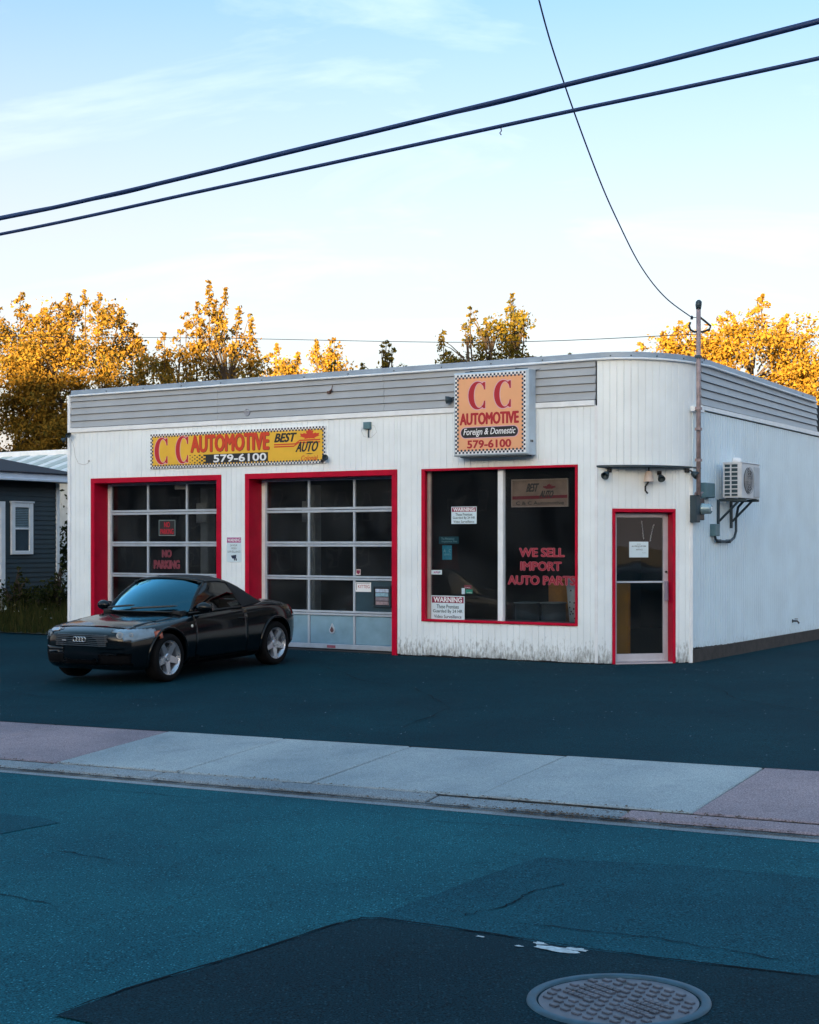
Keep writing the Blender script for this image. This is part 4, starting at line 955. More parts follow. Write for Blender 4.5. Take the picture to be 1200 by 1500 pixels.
# ------------------------------------------------------------------ side wall: mast, meter, heat pump
t = thing('service_mast', 'rusty service mast pipe standing up past the roof at the rounded corner', 'mast', SD @ Vector((.0, 2.4, .1)))
mu_ = -.03
q = MB(); q.tube(SD, [(mu_, 2.44, .12), (mu_, 5.16, .12)], .033, 12); part('pipe', q, RUST, t, True)
q = MB(); q.tube(SD, [(mu_, 5.14, .12), (mu_, 5.20, .12), (mu_, 5.25, .125), (mu_, 5.275, .125)], [.036, .046, .044, .02], 12); part('weather_head', q, DARKM, t, True)
for zz in (3.70, 2.95, 4.45, 3.4):
    q = MB(); q.box(SD, mu_ - .045, mu_ + .045, zz - .02, zz + .02, .08, .158); part('clamp', q, RUST if zz < 4 else DARKM, t)
q = MB(); q.bbox(SD, mu_ - .06, mu_ + .34, 3.66, 3.735, .02, .085, .006); part('bracket', q, WHITE2, t)
def wv(px, pz, o=.12): return Vector((mu_, pz, o)) + px
q = MB()
for dz, sg in ((4.92, 1), (4.90, -1)):
    base = SD @ Vector((mu_, dz, .12)); right = Vector((1, .1, 0))
    if sg > 0: pts = [base + Vector((0, 0, .12)), base + right * .08 + Vector((0, 0, .06)), base + right * .18 + Vector((0, 0, -.02)), base + right * .16 + Vector((0, 0, -.07)), base + right * .06 + Vector((0, 0, -.11)), base + Vector((0, 0, -.1))]
    else: pts = [base + Vector((0, 0, -.08)), base - right * .06 + Vector((0, 0, -.09)), base - right * .12 + Vector((0, 0, -.06)), base - right * .14 + Vector((0, 0, 0)), base - right * .12 + Vector((0, 0, .05))]
    q.tube(ID, pts, .016, 7)
part('drip_loop', q, BLACK, t, True)
ins = SD @ Vector((mu_, 5.02, .12)) - Vector((.10, .01, 0))
q = MB(); q.lathe(Matrix.Translation(ins - Vector((0, 0, .03))), [(0, 0), (.018, 0), (.022, .02), (.015, .03), (.022, .045), (0, .06)], 10); q.tube(ID, [ins, ins + Vector((.1, .01, 0))], .006, 5); part('insulator', q, DARKM, t)
q = MB(); q.tube(ID, [SD @ Vector((mu_ + .02, 4.62, .16)), SD @ Vector((mu_ + .10, 4.5, .2)), SD @ Vector((mu_ + .12, 4.40, .16))], .006, 5); part('side_wire', q, BLACK, t)
# meter
t = thing('electric_meter', 'round glass electric meter with dark rusty boxes on the side wall below the mast', 'meter', SD @ Vector((.1, 2.03, .05)))
q = MB(); q.bbox(SD, -.10, .06, 2.045, 2.44, .015, .115, .012); part('meter_base', q, DARKM, t)
q = MB(); q.bbox(SD, .065, .27, 2.08, 2.40, .015, .10, .01); part('meter_socket', q, mat('dark brown box', (.04, .032, .035), .5, var=.5), t)
MM = SD @ Matrix.Translation((.165, 2.245, .10))
q = MB(); q.lathe(MM, [(.085, 0), (.085, .03), (.075, .04), (.072, .13), (.055, .145), (0, .147)], 20); part('meter_glass', q, mat('meter glass', (.25, .38, .45), .15, spec=.8, metal=.2), t, True)
q = MB(); q.box(MM, -.03, .03, -.03, .03, .147, .150); part('meter_dial', q, WHT, t)
q = MB()
for a in (-.06, .0, .1, .18): q.tube(SD, [(a, 2.42, .07), (a - .02, 2.47, .09), (a + .02, 2.49, .10)], .012, 6)
part('cable_gland', q, RUST, t)
q = MB(); q.bbox(SD, .28, .66, 2.415, 2.635, .015, .12, .012); solo('breaker_box', q, GREYBOX, 'plain grey green breaker box on the side wall beside the meter', 'electrical box', SD @ Vector((.47, 2.415, .06)))
# heat pump
t = thing('heat_pump', 'white outdoor heat pump unit on a steel bracket on the side wall', 'air conditioner', SD @ Vector((1.35, 2.40, .25)))
ux0, ux1, uy0, uy1, uz0, uz1 = .97, 1.77, 2.425, 2.945, .135, .42
HPW = mat('heat pump casing', (.56, .60, .66), .4, var=.08)
q = MB()
q.box(SD, ux0 + .02, ux1, uy0, uy1, uz0, uz1); part('casing', q, HPW, t)
q = MB(); q.bbox(SD, ux0 - .005, ux1 + .01, uy1, uy1 + .018, uz0 - .01, uz1 + .012, .006); part('top_cover', q, HPW, t)
q = MB(); q.box(SD, ux0 + .004, ux0 + .0195, uy0 + .03, uy1 - .02, uz0 + .015, uz1 - .045); part('fin_coil', q, mat('fin coil', (.012, .05, .075), .5), t)
q = MB(); z0_, z1_, y0_, y1_ = uz0 + .0, uz1, uy0 + .005, uy1 - .003
for i in range(9):
    yy = y0_ + (y1_ - y0_) * i / 8; q.box(SD, ux0 - .008, ux0 + .003, yy - (.008 if i else 0), yy + .008, z0_, z1_ - .045)
for zz in (z0_ + .008, z0_ + .115, z1_ - .052): q.box(SD, ux0 - .010, ux0 + .0035, y0_, y1_, zz - .010, zz + .010)
q.box(SD, ux0 - .006, ux0 + .019, y0_, y1_, uz1 - .042, uz1); part('coil_guard', q, HPW, t)
q = MB(); FMx = SD @ Matrix.Translation((1.26, 2.69, uz1)); q.lathe(FMx, [(0, .004), (.19, .004), (.20, .0)], 28); part('fan_opening', q, mat('fan shade', (.06, .07, .085), .5), t)
q = MB()
for r_ in (.05, .09, .13, .165, .2): q.tube(FMx, [(r_ * math.cos(a), r_ * math.sin(a), .02) for a in fr(0, 2 * math.pi, 24)[:-1]], .0045, 5, closed=True)
for k in range(8): q.tube(FMx, [(0, 0, .02), (.21 * math.cos(k * math.pi / 4), .21 * math.sin(k * math.pi / 4), .02)], .004, 5)
part('fan_guard', q, mat('fan guard grey', (.30, .32, .36), .4), t)
q = MB(); q.bbox(SD, 1.51, ux1 - .01, uy0 + .02, uy1 - .04, uz1, uz1 + .012, .004); part('service_panel', q, mat('service panel grey', (.38, .45, .53), .4), t)
t2 = thing('wall_bracket', 'dark steel triangular bracket carrying the heat pump', 'bracket', SD @ Vector((1.3, 1.97, .05)))
for u_ in (1.03, 1.60):
    q = MB(); q.box(SD, u_ - .02, u_ + .02, 1.975, 2.40, .012, .05); part('upright', q, DARKM, t2)
    q = MB(); q.box(SD, u_ - .02, u_ + .02, 2.375, 2.412, .05, .47); part('arm', q, DARKM, t2)
    q = MB(); q.tube(SD, [(u_, 2.08, .05), (u_, 2.385, .36)], .018, 6); part('brace', q, DARKM, t2)
q = MB(); q.bbox(SD, .98, 1.72, 2.413, 2.424, .16, .20, .002); q.bbox(SD, .98, 1.72, 2.413, 2.424, .36, .40, .002); part('rail', q, DARKM, t2)
q = MB(); q.bbox(SD, .72, .92, 1.85, 2.03, .015, .10, .01); solo('disconnect_box', q, GREYBOX, 'teal grey isolator box below the heat pump bracket', 'electrical box', SD @ Vector((.82, 1.85, .05)))
q = MB(); q.tube(SD, [(.80, 1.86, .06), (.84, 1.80, .06), (.95, 1.775, .06), (1.25, 1.77, .06), (1.50, 1.78, .06), (1.66, 1.83, .06), (1.74, 1.93, .06), (1.74, 2.12, .06), (1.72, 2.3, .10), (1.70, 2.40, .2)], .02, 8)
for u_ in (1.0, 1.42): q.box(SD, u_ - .02, u_ + .02, 1.745, 1.80, .012, .085)
solo('conduit', q, DARKM, 'dark flexible conduit looping from the isolator box up to the heat pump', 'conduit', SD @ Vector((1.3, 1.77, .06)), smooth=True)
q = MB(); VM = SD @ Matrix.Translation((1.75, 3.02, .02)) ; q.lathe(VM, [(.06, 0), (.06, .08), (.045, .11), (0, .12)], 14); solo('wall_vent', q, WHITE2, 'small white round vent cap on the side wall just above the heat pump', 'vent', SD @ Vector((1.75, 3.0, .05)), smooth=True)
t = thing('garden_tap', 'small dark outdoor tap low on the side wall', 'tap', SD @ Vector((4.73, .39, .02)))
q = MB(); q.tube(SD, [(4.73, .40, .012), (4.73, .40, .10), (4.73, .36, .13)], .016, 7); part('spout', q, BLACK, t); q = MB(); q.lathe(SD @ Matrix.Translation((4.73, .43, .08)) @ Matrix.Rotation(R(-90), 4, 'X'), [(0, 0), (.03, 0), (.03, .012), (0, .012)], 10); q.lathe(SD @ Matrix.Translation((4.73, .40, .012)), [(.03, 0), (.03, .01), (0, .012)], 10); part('handle', q, BLACK, t)

# ------------------------------------------------------------------ overhead wires
BLUEBK = mat('black cable sheath', (.005, .026, .11), .5, var=.1)
def smooth_pts(pts, n=6):
    out = []
    for i in range(len(pts) - 1):
        p0 = Vector(pts[max(0, i - 1)]); p1 = Vector(pts[i]); p2 = Vector(pts[i + 1]); p3 = Vector(pts[min(len(pts) - 1, i + 2)])
        for k in range(n):
            t_ = k / n; out.append(.5 * ((2 * p1) + (p2 - p0) * t_ + (2 * p0 - 5 * p1 + 4 * p2 - p3) * t_ * t_ + (3 * p1 - p0 - 3 * p2 + p3) * t_ ** 3))
    return out + [Vector(pts[-1])]
up = [P(s, 9.3, z) for s, z in ((40, 6.6), (14, 4.95), (6, 4.86), (2.17, 4.943), (.81, 4.994), (-.42, 5.060), (-2.57, 5.187), (-3.99, 5.273), (-5.95, 5.404), (-12, 5.90), (-40, 8.8))]
lo = [P(s, 9.3, z) for s, z in ((40, 6.2), (14, 4.80), (6, 4.72), (2.17, 4.788), (-.42, 4.900), (-2.57, 4.998), (-3.99, 5.063), (-5.95, 5.145), (-12, 5.45), (-40, 8.0))]
q = MB(); pu = smooth_pts(up, 24); q.tube(ID, pu, .021, 8, False)
t = thing('overhead_cable', 'upper thick black overhead cable bundle crossing the sky', 'cable', P(-2.5, 9.3, 5.187), 'overhead cables along the street'); part('cable', q, BLUEBK, t, True)
q = MB(); q.tube(ID, [p + Vector((0, .012 * math.cos(i * .11), .016 * math.sin(i * .11))) for i, p in enumerate(pu)], .010, 6, False); part('lashing_wire', q, BLUEBK, t, True)
q = MB(); pl = smooth_pts(lo, 24); q.tube(ID, pl, .0165, 8, False)
t = thing('overhead_cable', 'lower thick black overhead cable crossing the sky below the bundle', 'cable', P(-2.5, 9.3, 5.0), 'overhead cables along the street'); part('cable', q, BLUEBK, t, True)
q = MB(); h0 = P(-3.42, 9.3, 5.03); q.tube(ID, [h0, h0 + Vector((.005, 0, -.03)), h0 + Vector((-.008, 0, -.045)), h0 + Vector((.004, 0, -.062))], .005, 5); part('loose_tie', q, BLACK, t)
drop = [(.72, 12.6, 7.9), (1.21, 14.03, 6.82), (1.54, 14.88, 6.28), (2.02, 16.16, 5.72), (2.37, 17.07, 5.40), (2.82, 18.28, 5.11), (3.35, 19.67, 4.965), tuple(ins)]
dq = smooth_pts([(-3.0, 2.0, 17.5), (-.6, 8.6, 11.3)] + drop, 10)
q = MB(); q.tube(ID, dq, .0085, 6, False); solo('service_drop', q, BLUEBK, 'thin black service wire curving down from the sky to the mast', 'cable', drop[2], smooth=True)
rear = [(-9.4, 30.5, 5.95), (-4.1, 30, 5.84), (1.2, 26, 5.22), tuple(SD @ Vector((mu_, 4.78, .12)))]
q = MB(); q.tube(ID, smooth_pts([(-30, 33, 7.0), (-14, 31, 6.1)] + rear, 6), .006, 5, False); solo('thin_wire', q, BLACK, 'thin level wire running behind the roof from the mast to the far left', 'cable', rear[2], smooth=True)
# ------------------------------------------------------------------ dark house and white shed at the left
HC = Vector((-7.74, 33, 0))
HF = frame(HC, (.5257, .8507, 0), (.8507, -.5257, 0))
HSE = thing('dark_house', 'dark slate clapboard house with white trim and low black hip roof left of the garage', 'house', HC + Vector((-1, -1.5, 0)))
DKS = mat('dark slate siding', (.022, .042, .055), .55, var=.15, vscale=4)
ROOFB = mat('black shingle roof', (.016, .014, .022), .85, var=.4, vscale=18)
q = MB(); q.box(HF, -9, 0, -.1, 3.06, -7, 0); part('wall', q, DKS, HSE)
for i in range(27):
    z0 = .30 + i * .102
    q = MB(); q.add(HF, [(-9, z0, .002), (-9, z0, .024), (-9, z0 + .104, .006), (-9, z0 + .104, .002), (-.055, z0, .002), (-.055, z0, .024), (-.055, z0 + .104, .006), (-.055, z0 + .104, .002)],
          [(0, 1, 2, 3), (7, 6, 5, 4), (1, 5, 6, 2), (0, 4, 5, 1), (3, 2, 6, 7)]); part('siding_board', q, DKS, HSE)
q = MB(); q.bbox(HF, -.06, .03, .1, 3.05, .0, .045, .006); part('corner_board', q, WHITE2, HSE)
q = MB(); q.bbox(HF, -9.3, .36, 3.10, 3.245, .30, .36, .008); q.bbox(HF, -9.3, .36, 3.055, 3.11, .345, .40, .01); part('eave_gutter', q, mat('eave white', (.62, .68, .78), .5, var=.06), HSE)
q = MB(); q.box(HF, -9.3, .33, 3.06, 3.10, -.1, .30); part('soffit', q, DKS, HSE)
q = MB(); e0, e1 = -9.35, .40
ra = [(e0, 3.246, .40), (e1, 3.246, .40), (e1, 3.246, -7.4), (e0, 3.246, -7.4), (-5.4, 4.30, -3.5), (-3.5, 4.30, -3.5), (e0, 3.225, .40), (e1, 3.225, .40)]
q.add(HF, ra, [(0, 1, 5, 4), (1, 2, 5), (2, 3, 4, 5), (3, 0, 4), (0, 6, 7, 1), (3, 2, 1, 0)]); part('roof', q, ROOFB, HSE)
wf = MB()
a0, a1, b0, b1 = -1.396, -.77, 1.50, 2.60
wf.bbox(HF, a0, a0 + .11, b0, b1, .02, .065, .006); wf.bbox(HF, a1 - .11, a1, b0, b1, .02, .065, .006); wf.bbox(HF, a0 + .11, a1 - .11, b1 - .10, b1, .02, .065, .006); wf.bbox(HF, a0 + .11, a1 - .11, b0, b0 + .08, .02, .065, .006)
wf.bbox(HF, a0 - .02, a1 + .02, b1, b1 + .035, .02, .085, .006); wf.bbox(HF, a0 + .11, a1 - .11, 2.03, 2.075, .02, .06, .005)
wo = part('window', wf, WHITE2, HSE)
q = MB()
for i in range(11): q.box(HF, a0 + .113, a1 - .113, 2.085 + i * .037, 2.085 + i * .037 + .028, .027, .031)
part('blind', q, mat('window blind', (.50, .60, .66), .6), wo)
q = MB(); q.box(HF, a0 + .112, a1 - .112, b0 + .082, 2.028, .026, .030); part('shade', q, mat('window shade', (.12, .16, .20), .6), wo)
for zz0, zz1 in ((b0 + .082, 2.028), (2.077, b1 - .102)):
    q = MB(); q.box(HF, a0 + .112, a1 - .112, zz0, zz1, .038, .042); part('pane', q, GLASSW, wo)
df = MB(); df.bbox(HF, -1.70, -1.568, .3, 2.62, .02, .065, .006); df.bbox(HF, -2.75, -2.62, .3, 2.62, .02, .065, .006); df.bbox(HF, -2.62, -1.70, 2.5, 2.62, .02, .065, .006); df.bbox(HF, -2.62, -1.70, .3, 2.5, .02, .04, .004)
part('door', df, WHITE2, HSE)
t = thing('white_shed', 'white shed with pale green striped metal roof behind the dark house', 'shed', P(22, -9, 0))
q = MB(); q.box(FR, -30, -14, 0, 3.40, -11.6, -9.05); part('wall', q, mat('shed wall', (.42, .45, .46), .6), t)
ST = [mat('roof panel white', (.72, .76, .78), .5), mat('roof panel green', (.42, .50, .50), .5)]
for i in range(43):
    s0 = 14.2 + i * .36
    q = MB(); a, b = P(s0, -8.9, 3.40), P(s0 + .355, -8.9, 3.40); c, d = P(s0 + .355, -11.5, 4.25), P(s0, -11.5, 4.25); up_ = Vector((0, 0, .02 + .015 * (i % 2)))
    q.add(ID, [a, b, c, d, a + up_, b + up_, c + up_, d + up_], [(0, 1, 2, 3), (7, 6, 5, 4), (0, 4, 5, 1), (1, 5, 6, 2), (2, 6, 7, 3), (3, 7, 4, 0)]); part('roof_panel', q, ST[i % 2], t)
q = MB(); q.bbox(FR, -30, -14, 4.245, 4.41, -11.7, -11.48, .01); part('fascia', q, WHITE2, t)

# ------------------------------------------------------------------ plants
def raw_mesh(name, co, faces_n, material, per=4):
    me = bpy.data.meshes.new(name); n = len(co)
    me.vertices.add(n); me.vertices.foreach_set('co', np.asarray(co, dtype=np.float32).ravel())
    k = n // per
    me.loops.add(n); me.loops.foreach_set('vertex_index', np.arange(n, dtype=np.int32))
    me.polygons.add(k); me.polygons.foreach_set('loop_start', np.arange(0, n, per, dtype=np.int32)); me.polygons.foreach_set('loop_total', np.full(k, per, dtype=np.int32))
    me.materials.append(material); me.update(calc_edges=True); me.validate()
    return me
def leaves(c, size, up=.25, stretch=.62):
    """one kite-shaped leaf per centre with random facing"""
    n = len(c)
    nr = rng.normal(size=(n, 3)); nr[:, 2] += up; nr /= np.linalg.norm(nr, axis=1)[:, None]
    t = rng.normal(size=(n, 3)); t -= nr * (t * nr).sum(1)[:, None]; t /= np.linalg.norm(t, axis=1)[:, None]
    b = np.cross(nr, t); sz = size * rng.uniform(.6, 1.35, n)[:, None]
    v = np.empty((n, 4, 3)); v[:, 0] = c - t * sz * .55; v[:, 1] = c + b * sz * stretch * .45 + nr * sz * .06; v[:, 2] = c + t * sz * .55; v[:, 3] = c - b * sz * stretch * .45 + nr * sz * .06
    return v.reshape(-1, 3)
LF_GOLD = leaf_mat('golden leaves', (.26, .148, .022), (.33, .190, .028), (.16, .125, .03))
LF_OLIVE = leaf_mat('olive green leaves', (.10, .095, .018), (.19, .125, .018), (.065, .075, .02))
LF_MID = leaf_mat('olive gold leaves', (.20, .122, .024), (.28, .160, .026), (.08, .082, .024))
LF_DARK = leaf_mat('dark green leaves', (.030, .042, .018), (.055, .060, .018), (.020, .030, .016))
BARK = mat('tree bark', (.055, .04, .03), .9, var=.4, vscale=8)
def tree(name, label, base, lobes, n_cl, per, leaf, lm, spires=(), cl_r=.30, group='trees behind the garage', cat='tree', trunk_r=.16, holes=.25, sc=1.0):
    """lobes: (dx, dy, z, rx, ry, rz) ellipsoids; spires: (dx, dy, z0, z1, r) upright shoots"""
    base = np.array(base, dtype=float); lobes = [tuple(v_ * sc for v_ in l) for l in lobes]; spires = [tuple(v_ * sc for v_ in l) for l in spires]
    t = thing(name, label, cat, tuple(base), group)
    lob = np.array(lobes, dtype=float); vol = lob[:, 3] * lob[:, 4] * lob[:, 5]; pr = vol / vol.sum()
    idx = rng.choice(len(lob), n_cl, p=pr)
    dirn = rng.normal(size=(n_cl, 3)); dirn /= np.linalg.norm(dirn, axis=1)[:, None]
    rad = rng.uniform(.25, 1.04, n_cl) ** .55
    cen = lob[idx, :3] + dirn * rad[:, None] * lob[idx, 3:6] * (1 + rng.normal(0, .07, n_cl))[:, None]
    # clumpy gaps
    ph = rng.uniform(0, 6, 3); g = np.sin(cen[:, 0] * 2.6 + ph[0]) + np.sin(cen[:, 2] * 3.1 + ph[1]) + np.sin(cen[:, 1] * 2.2 + ph[2])
    cen = cen[g > np.quantile(g, holes)]
    sp = []
    for dx, dy, z0, z1, r in spires:
        for k in range(int((z1 - z0) / .13) + 2):
            f = k / (int((z1 - z0) / .13) + 1); sp.append((dx + rng.normal(0, r * (1 - f) * 1.05 + .03), dy + rng.normal(0, r * (1 - f) * 1.05 + .03), z0 + (z1 - z0) * f, f))
    sizes = np.full(len(cen), per); cr_ = np.full(len(cen), cl_r)
    if sp:
        spa = np.array(sp); cen = np.vstack([cen, spa[:, :3]]); sizes = np.concatenate([sizes, (per * (.62 - .35 * spa[:, 3])).astype(int)]); cr_ = np.concatenate([cr_, cl_r * (.62 - .42 * spa[:, 3])])
    rep = np.repeat(np.arange(len(cen)), sizes)
    pts = cen[rep] + rng.normal(size=(len(rep), 3)) * (cr_[rep] * np.array([1, 1, .8])[:, None]).T * .62
    o = link('crown', raw_mesh('crown', leaves(pts, leaf), None, lm), t)
    q = MB()
    topz = lob[:, 2].max()
    mid = np.average(lob[:, :3], axis=0, weights=vol)
    fork = Vector((mid[0] * .3, mid[1] * .3, max(.8, (lob[:, 2] - lob[:, 5]).min() * .9)))
    q.tube(ID, [(0, 0, -.1), (fork.x * .4, fork.y * .4, fork.z * .5), tuple(fork)], [trunk_r * 1.3, trunk_r, trunk_r * .8], 9)
    for l in lob:
        c_ = Vector(l[:3]); m = fork.lerp(c_, .5) + Vector((0, 0, .15)); q.tube(ID, [tuple(fork), tuple(m), tuple(c_), tuple(c_ + Vector((0, 0, l[5] * .6)))], [trunk_r * .6, trunk_r * .38, trunk_r * .22, .012], 6)
    for k in rng.choice(len(cen), min(len(cen), 110), replace=False):
        c_ = Vector(cen[k]); j = int(np.argmin(((lob[:, :3] - cen[k]) ** 2).sum(1))); a = Vector(lob[j, :3]); a = a.lerp(c_, .15)
        q.tube(ID, [tuple(a), tuple(a.lerp(c_, .6) + Vector((0, 0, .06))), tuple(c_)], [.03, .018, .006], 4, False)
    for dx, dy, z0, z1, r in spires: q.tube(ID, [(dx * .9, dy, z0 - .8), (dx, dy, z0), (dx, dy, z1)], [.03, .022, .005], 5, False)
    part('trunk', q, BARK, t, local=True)
    return t
tree('broad_tree', 'golden broad tree at the far left edge above the dark house', (-12.6, 48, 0), [(-1.1, 0, 5.9, 1.9, 1.8, 2.3), (.9, .2, 6.3, 1.4, 1.5, 2.1), (0, 0, 4.2, 2.4, 2, 1.8)], 440, 92, .115, LF_MID,
     [(.15, 0, 8.0, 8.95, .2), (-.5, 0, 7.7, 8.5, .25), (.9, 0, 7.8, 8.5, .2), (-1.4, 0, 7.6, 8.5, .25), (1.3, .2, 7.3, 8.0, .2)], holes=.24, sc=1.085)
tree('broad_tree', 'olive and gold broad tree just left of the garage roof end', (-10.2, 47.5, 0), [(-.9, 0, 6.3, 1.15, 1.5, 2.0), (.55, 0, 6.2, 1.25, 1.6, 2.0), (0, 0, 4.0, 2.0, 2, 1.8)], 440, 92, .115, LF_MID,
     [(-.6, 0, 7.9, 8.75, .2), (-.05, 0, 7.8, 8.85, .2), (.35, 0, 7.8, 8.75, .2), (1.0, 0, 7.4, 8.35, .2), (-1.2, 0, 7.6, 8.3, .2), (1.35, 0, 7.0, 7.9, .15)], holes=.24, sc=1.095)
tree('spiky_tree', 'tall spiky golden tree with upright shoots behind the long yellow sign', (-5.9, 42, 0), [(-.6, 0, 5.6, 1.2, 1.4, 1.5), (.85, 0, 6.0, 1.0, 1.3, 1.5), (0, 0, 4.2, 2.0, 1.8, 1.6), (-1.4, 0, 5.3, .7, .8, .8)], 290, 84, .105, LF_MID,
     [(.30, 0, 6.9, 9.05, .16), (.72, 0, 6.9, 8.85, .16), (1.05, 0, 6.9, 8.3, .16), (1.45, 0, 6.4, 8.1, .14), (-.35, 0, 6.7, 8.15, .16), (-.05, 0, 6.8, 8.45, .14), (-1.6, 0, 5.9, 7.4, .14), (-.95, 0, 6.3, 7.6, .16), (.5, 0, 7.2, 8.5, .12)], cl_r=.26, holes=.3)
tree('low_tree', 'low golden tree just showing over the middle of the grey parapet', (-3.3, 52, 0), [(-1.2, 0, 6.7, 1.0, 1.3, 1.3), (.6, 0, 6.9, 1.1, 1.3, 1.45), (0, 0, 5.4, 2.3, 1.6, 1.4)], 260, 88, .115, LF_GOLD,
     [(-1.3, 0, 7.6, 8.6, .2), (.1, 0, 7.9, 8.7, .2), (.7, 0, 8.0, 8.8, .2), (-.6, 0, 7.6, 8.3, .2)], holes=.2)
tree('low_tree', 'thin dark green sapling tip between the low golden tree and the box sign', (-.75, 40, 0), [(.05, 0, 5.9, .40, .4, .75), (-1.3, 0, 5.6, .4, .4, .65), (0, 0, 4.4, .9, .8, .9)], 64, 40, .11, LF_OLIVE,
     [(.10, 0, 6.4, 7.1, .12), (.28, 0, 6.4, 7.0, .1), (-1.25, 0, 5.9, 6.55, .12), (-.5, 0, 5.9, 6.5, .1)], cl_r=.2, trunk_r=.06)
tree('open_tree', 'loose olive green tree top behind the box sign', (2.55, 46, 0), [(-.75, 0, 7.3, .95, 1.2, 1.15), (.75, 0, 7.5, .9, 1.1, 1.25), (-.05, 0, 7.5, 1.0, 1.1, 1.15), (0, 0, 6.2, 2.0, 1.7, 1.2)], 250, 66, .112, LF_OLIVE,
     [(-.68, 0, 7.9, 8.95, .2), (.55, 0, 8.0, 9.35, .18), (.95, 0, 7.9, 8.7, .18), (-1.5, 0, 7.2, 8.2, .14), (1.6, 0, 6.6, 7.3, .15), (2.35, 0, 6.6, 7.5, .1), (-.2, 0, 7.8, 8.6, .2)], cl_r=.26, holes=.34)
tree('wide_tree', 'wide bright golden tree behind the mast and the right side of the roof', (9.1, 42, 0), [(-3.1, 0, 5.5, 1.0, 1.0, 1.0), (-2.3, 0, 5.8, 1.15, 1.1, 1.1), (-1.4, 0, 6.0, 1.6, 1.6, 1.6), (.5, 0, 6.3, 1.9, 1.9, 1.8), (2.0, .3, 5.3, 1.5, 1.6, 1.6), (0, 0, 4.6, 3.0, 2.4, 1.7), (3.6, 1, 4.6, 1.5, 1.5, 1.6)], 760, 108, .108, LF_GOLD,
     [(-2.6, 0, 6.3, 7.3, .3), (-1.5, 0, 7.1, 7.9, .3), (.75, 0, 7.8, 8.65, .16), (1.4, 0, 7.3, 8.1, .2), (-.2, 0, 7.7, 8.2, .25), (2.6, 0, 6.2, 7.3, .2), (-3.1, 0, 6.0, 6.9, .25), (-3.5, 0, 5.5, 6.3, .2), (-2.0, 0, 6.6, 7.6, .25)], holes=.2)
tree('wide_tree', 'second golden tree at the far right edge of the frame', (14.4, 44, 0), [(-.6, 0, 5.2, 2.0, 1.8, 1.6), (.9, 0, 5.8, 1.9, 1.8, 1.9), (0, 0, 4, 2.6, 2, 1.6)], 320, 88, .115, LF_GOLD, [], holes=.2)
# shaded bushes low at the left, one by one
for lab, b_, r_, h_ in (('big dark bush under the trees behind the white shed', (-10.8, 47, 0), 2.2, 5.0), ('dark bush beside the garage corner behind the striped shed roof', (-7.6, 46, 0), 2.0, 5.2), ('dark bush at the far left behind the shed fascia', (-13.6, 46.5, 0), 2.0, 4.8)):
    tree('bush', lab, b_, [(0, 0, h_ * .45, r_, 1.2, h_ * .45), (.4, 0, h_ * .7, r_ * .7, 1, h_ * .28)], 190, 30, .16, LF_DARK, [], group='dark bushes at the left', cat='bush', trunk_r=.07, holes=.15)
tree('bush', 'narrow dark bush in the gap between the dark house and the garage', (-7.55, 34.2, 0), [(0, 0, 1.3, .5, .7, 1.2), (.1, 0, 2.3, .35, .5, .6)], 90, 26, .11, LF_DARK, [], cl_r=.2, group='dark bushes at the left', cat='bush', trunk_r=.03)
for lab, s_, d_, h_ in (('leafy weed shrub against the corner of the dark house', 14.2, -3.5, 1.05), ('leafy weed shrub below the window of the dark house', 14.5, -2.6, 1.0)):
    b_ = P(s_, d_, .02)
    tree('weed_shrub', lab, tuple(b_), [(0, 0, h_ * .5, .45, .45, h_ * .45), (.35, .1, h_ * .4, .35, .4, h_ * .35)], 60, 24, .085, LF_DARK, [(.1, 0, h_ * .7, h_ * 1.2, .08)], cl_r=.16, group='weed shrubs by the dark house', cat='shrub', trunk_r=.02)
# long grass and weeds
n = 15000
ss = rng.uniform(10.45, 19, n); dd = -.85 - rng.uniform(0, 1, n) ** 1.2 * 6
hh = rng.uniform(.12, .42, n) * (1 + .7 * np.clip((ss - 11.5) / 3, 0, 1) * (dd < -1.6)) * np.where(dd > -1.2, .55, 1)
bx = AX + ss * UX + dd * NX; by = AY + ss * UY + dd * NY
ang = rng.uniform(0, 2 * math.pi, n); ca, sa = np.cos(ang), np.sin(ang); wv_ = rng.uniform(.006, .016, n); ln = rng.uniform(-.4, .4, n) * hh; l2 = rng.uniform(-.3, .3, n) * hh
v = np.empty((n, 4, 3)); z0 = np.full(n, .01)
v[:, 0] = np.stack([bx - ca * wv_, by - sa * wv_, z0], 1); v[:, 1] = np.stack([bx + ca * wv_, by + sa * wv_, z0], 1)
v[:, 2] = np.stack([bx + ca * wv_ * .4 + ln * .9, by + sa * wv_ * .4 + l2 * .9, hh * .9], 1); v[:, 3] = np.stack([bx - ca * wv_ * .2 + ln, by - sa * wv_ * .2 + l2, hh], 1)
o = link('long_grass', raw_mesh('long_grass', v.reshape(-1, 3), None, leaf_mat('grass blades', (.030, .045, .018), (.055, .062, .02), (.085, .075, .03)))); o['kind'] = 'stuff'
n = 90; ss = rng.uniform(10.7, 16, n); dd = rng.uniform(-5, -1, n); c_ = np.stack([AX + ss * UX + dd * NX, AY + ss * UY + dd * NY, rng.uniform(.15, .5, n)], 1)
o = link('wild_flowers', raw_mesh('wild_flowers', leaves(c_, .055, .6, .9), None, mat('pale blossom', (.5, .55, .5), .8, var=0))); o['kind'] = 'stuff'

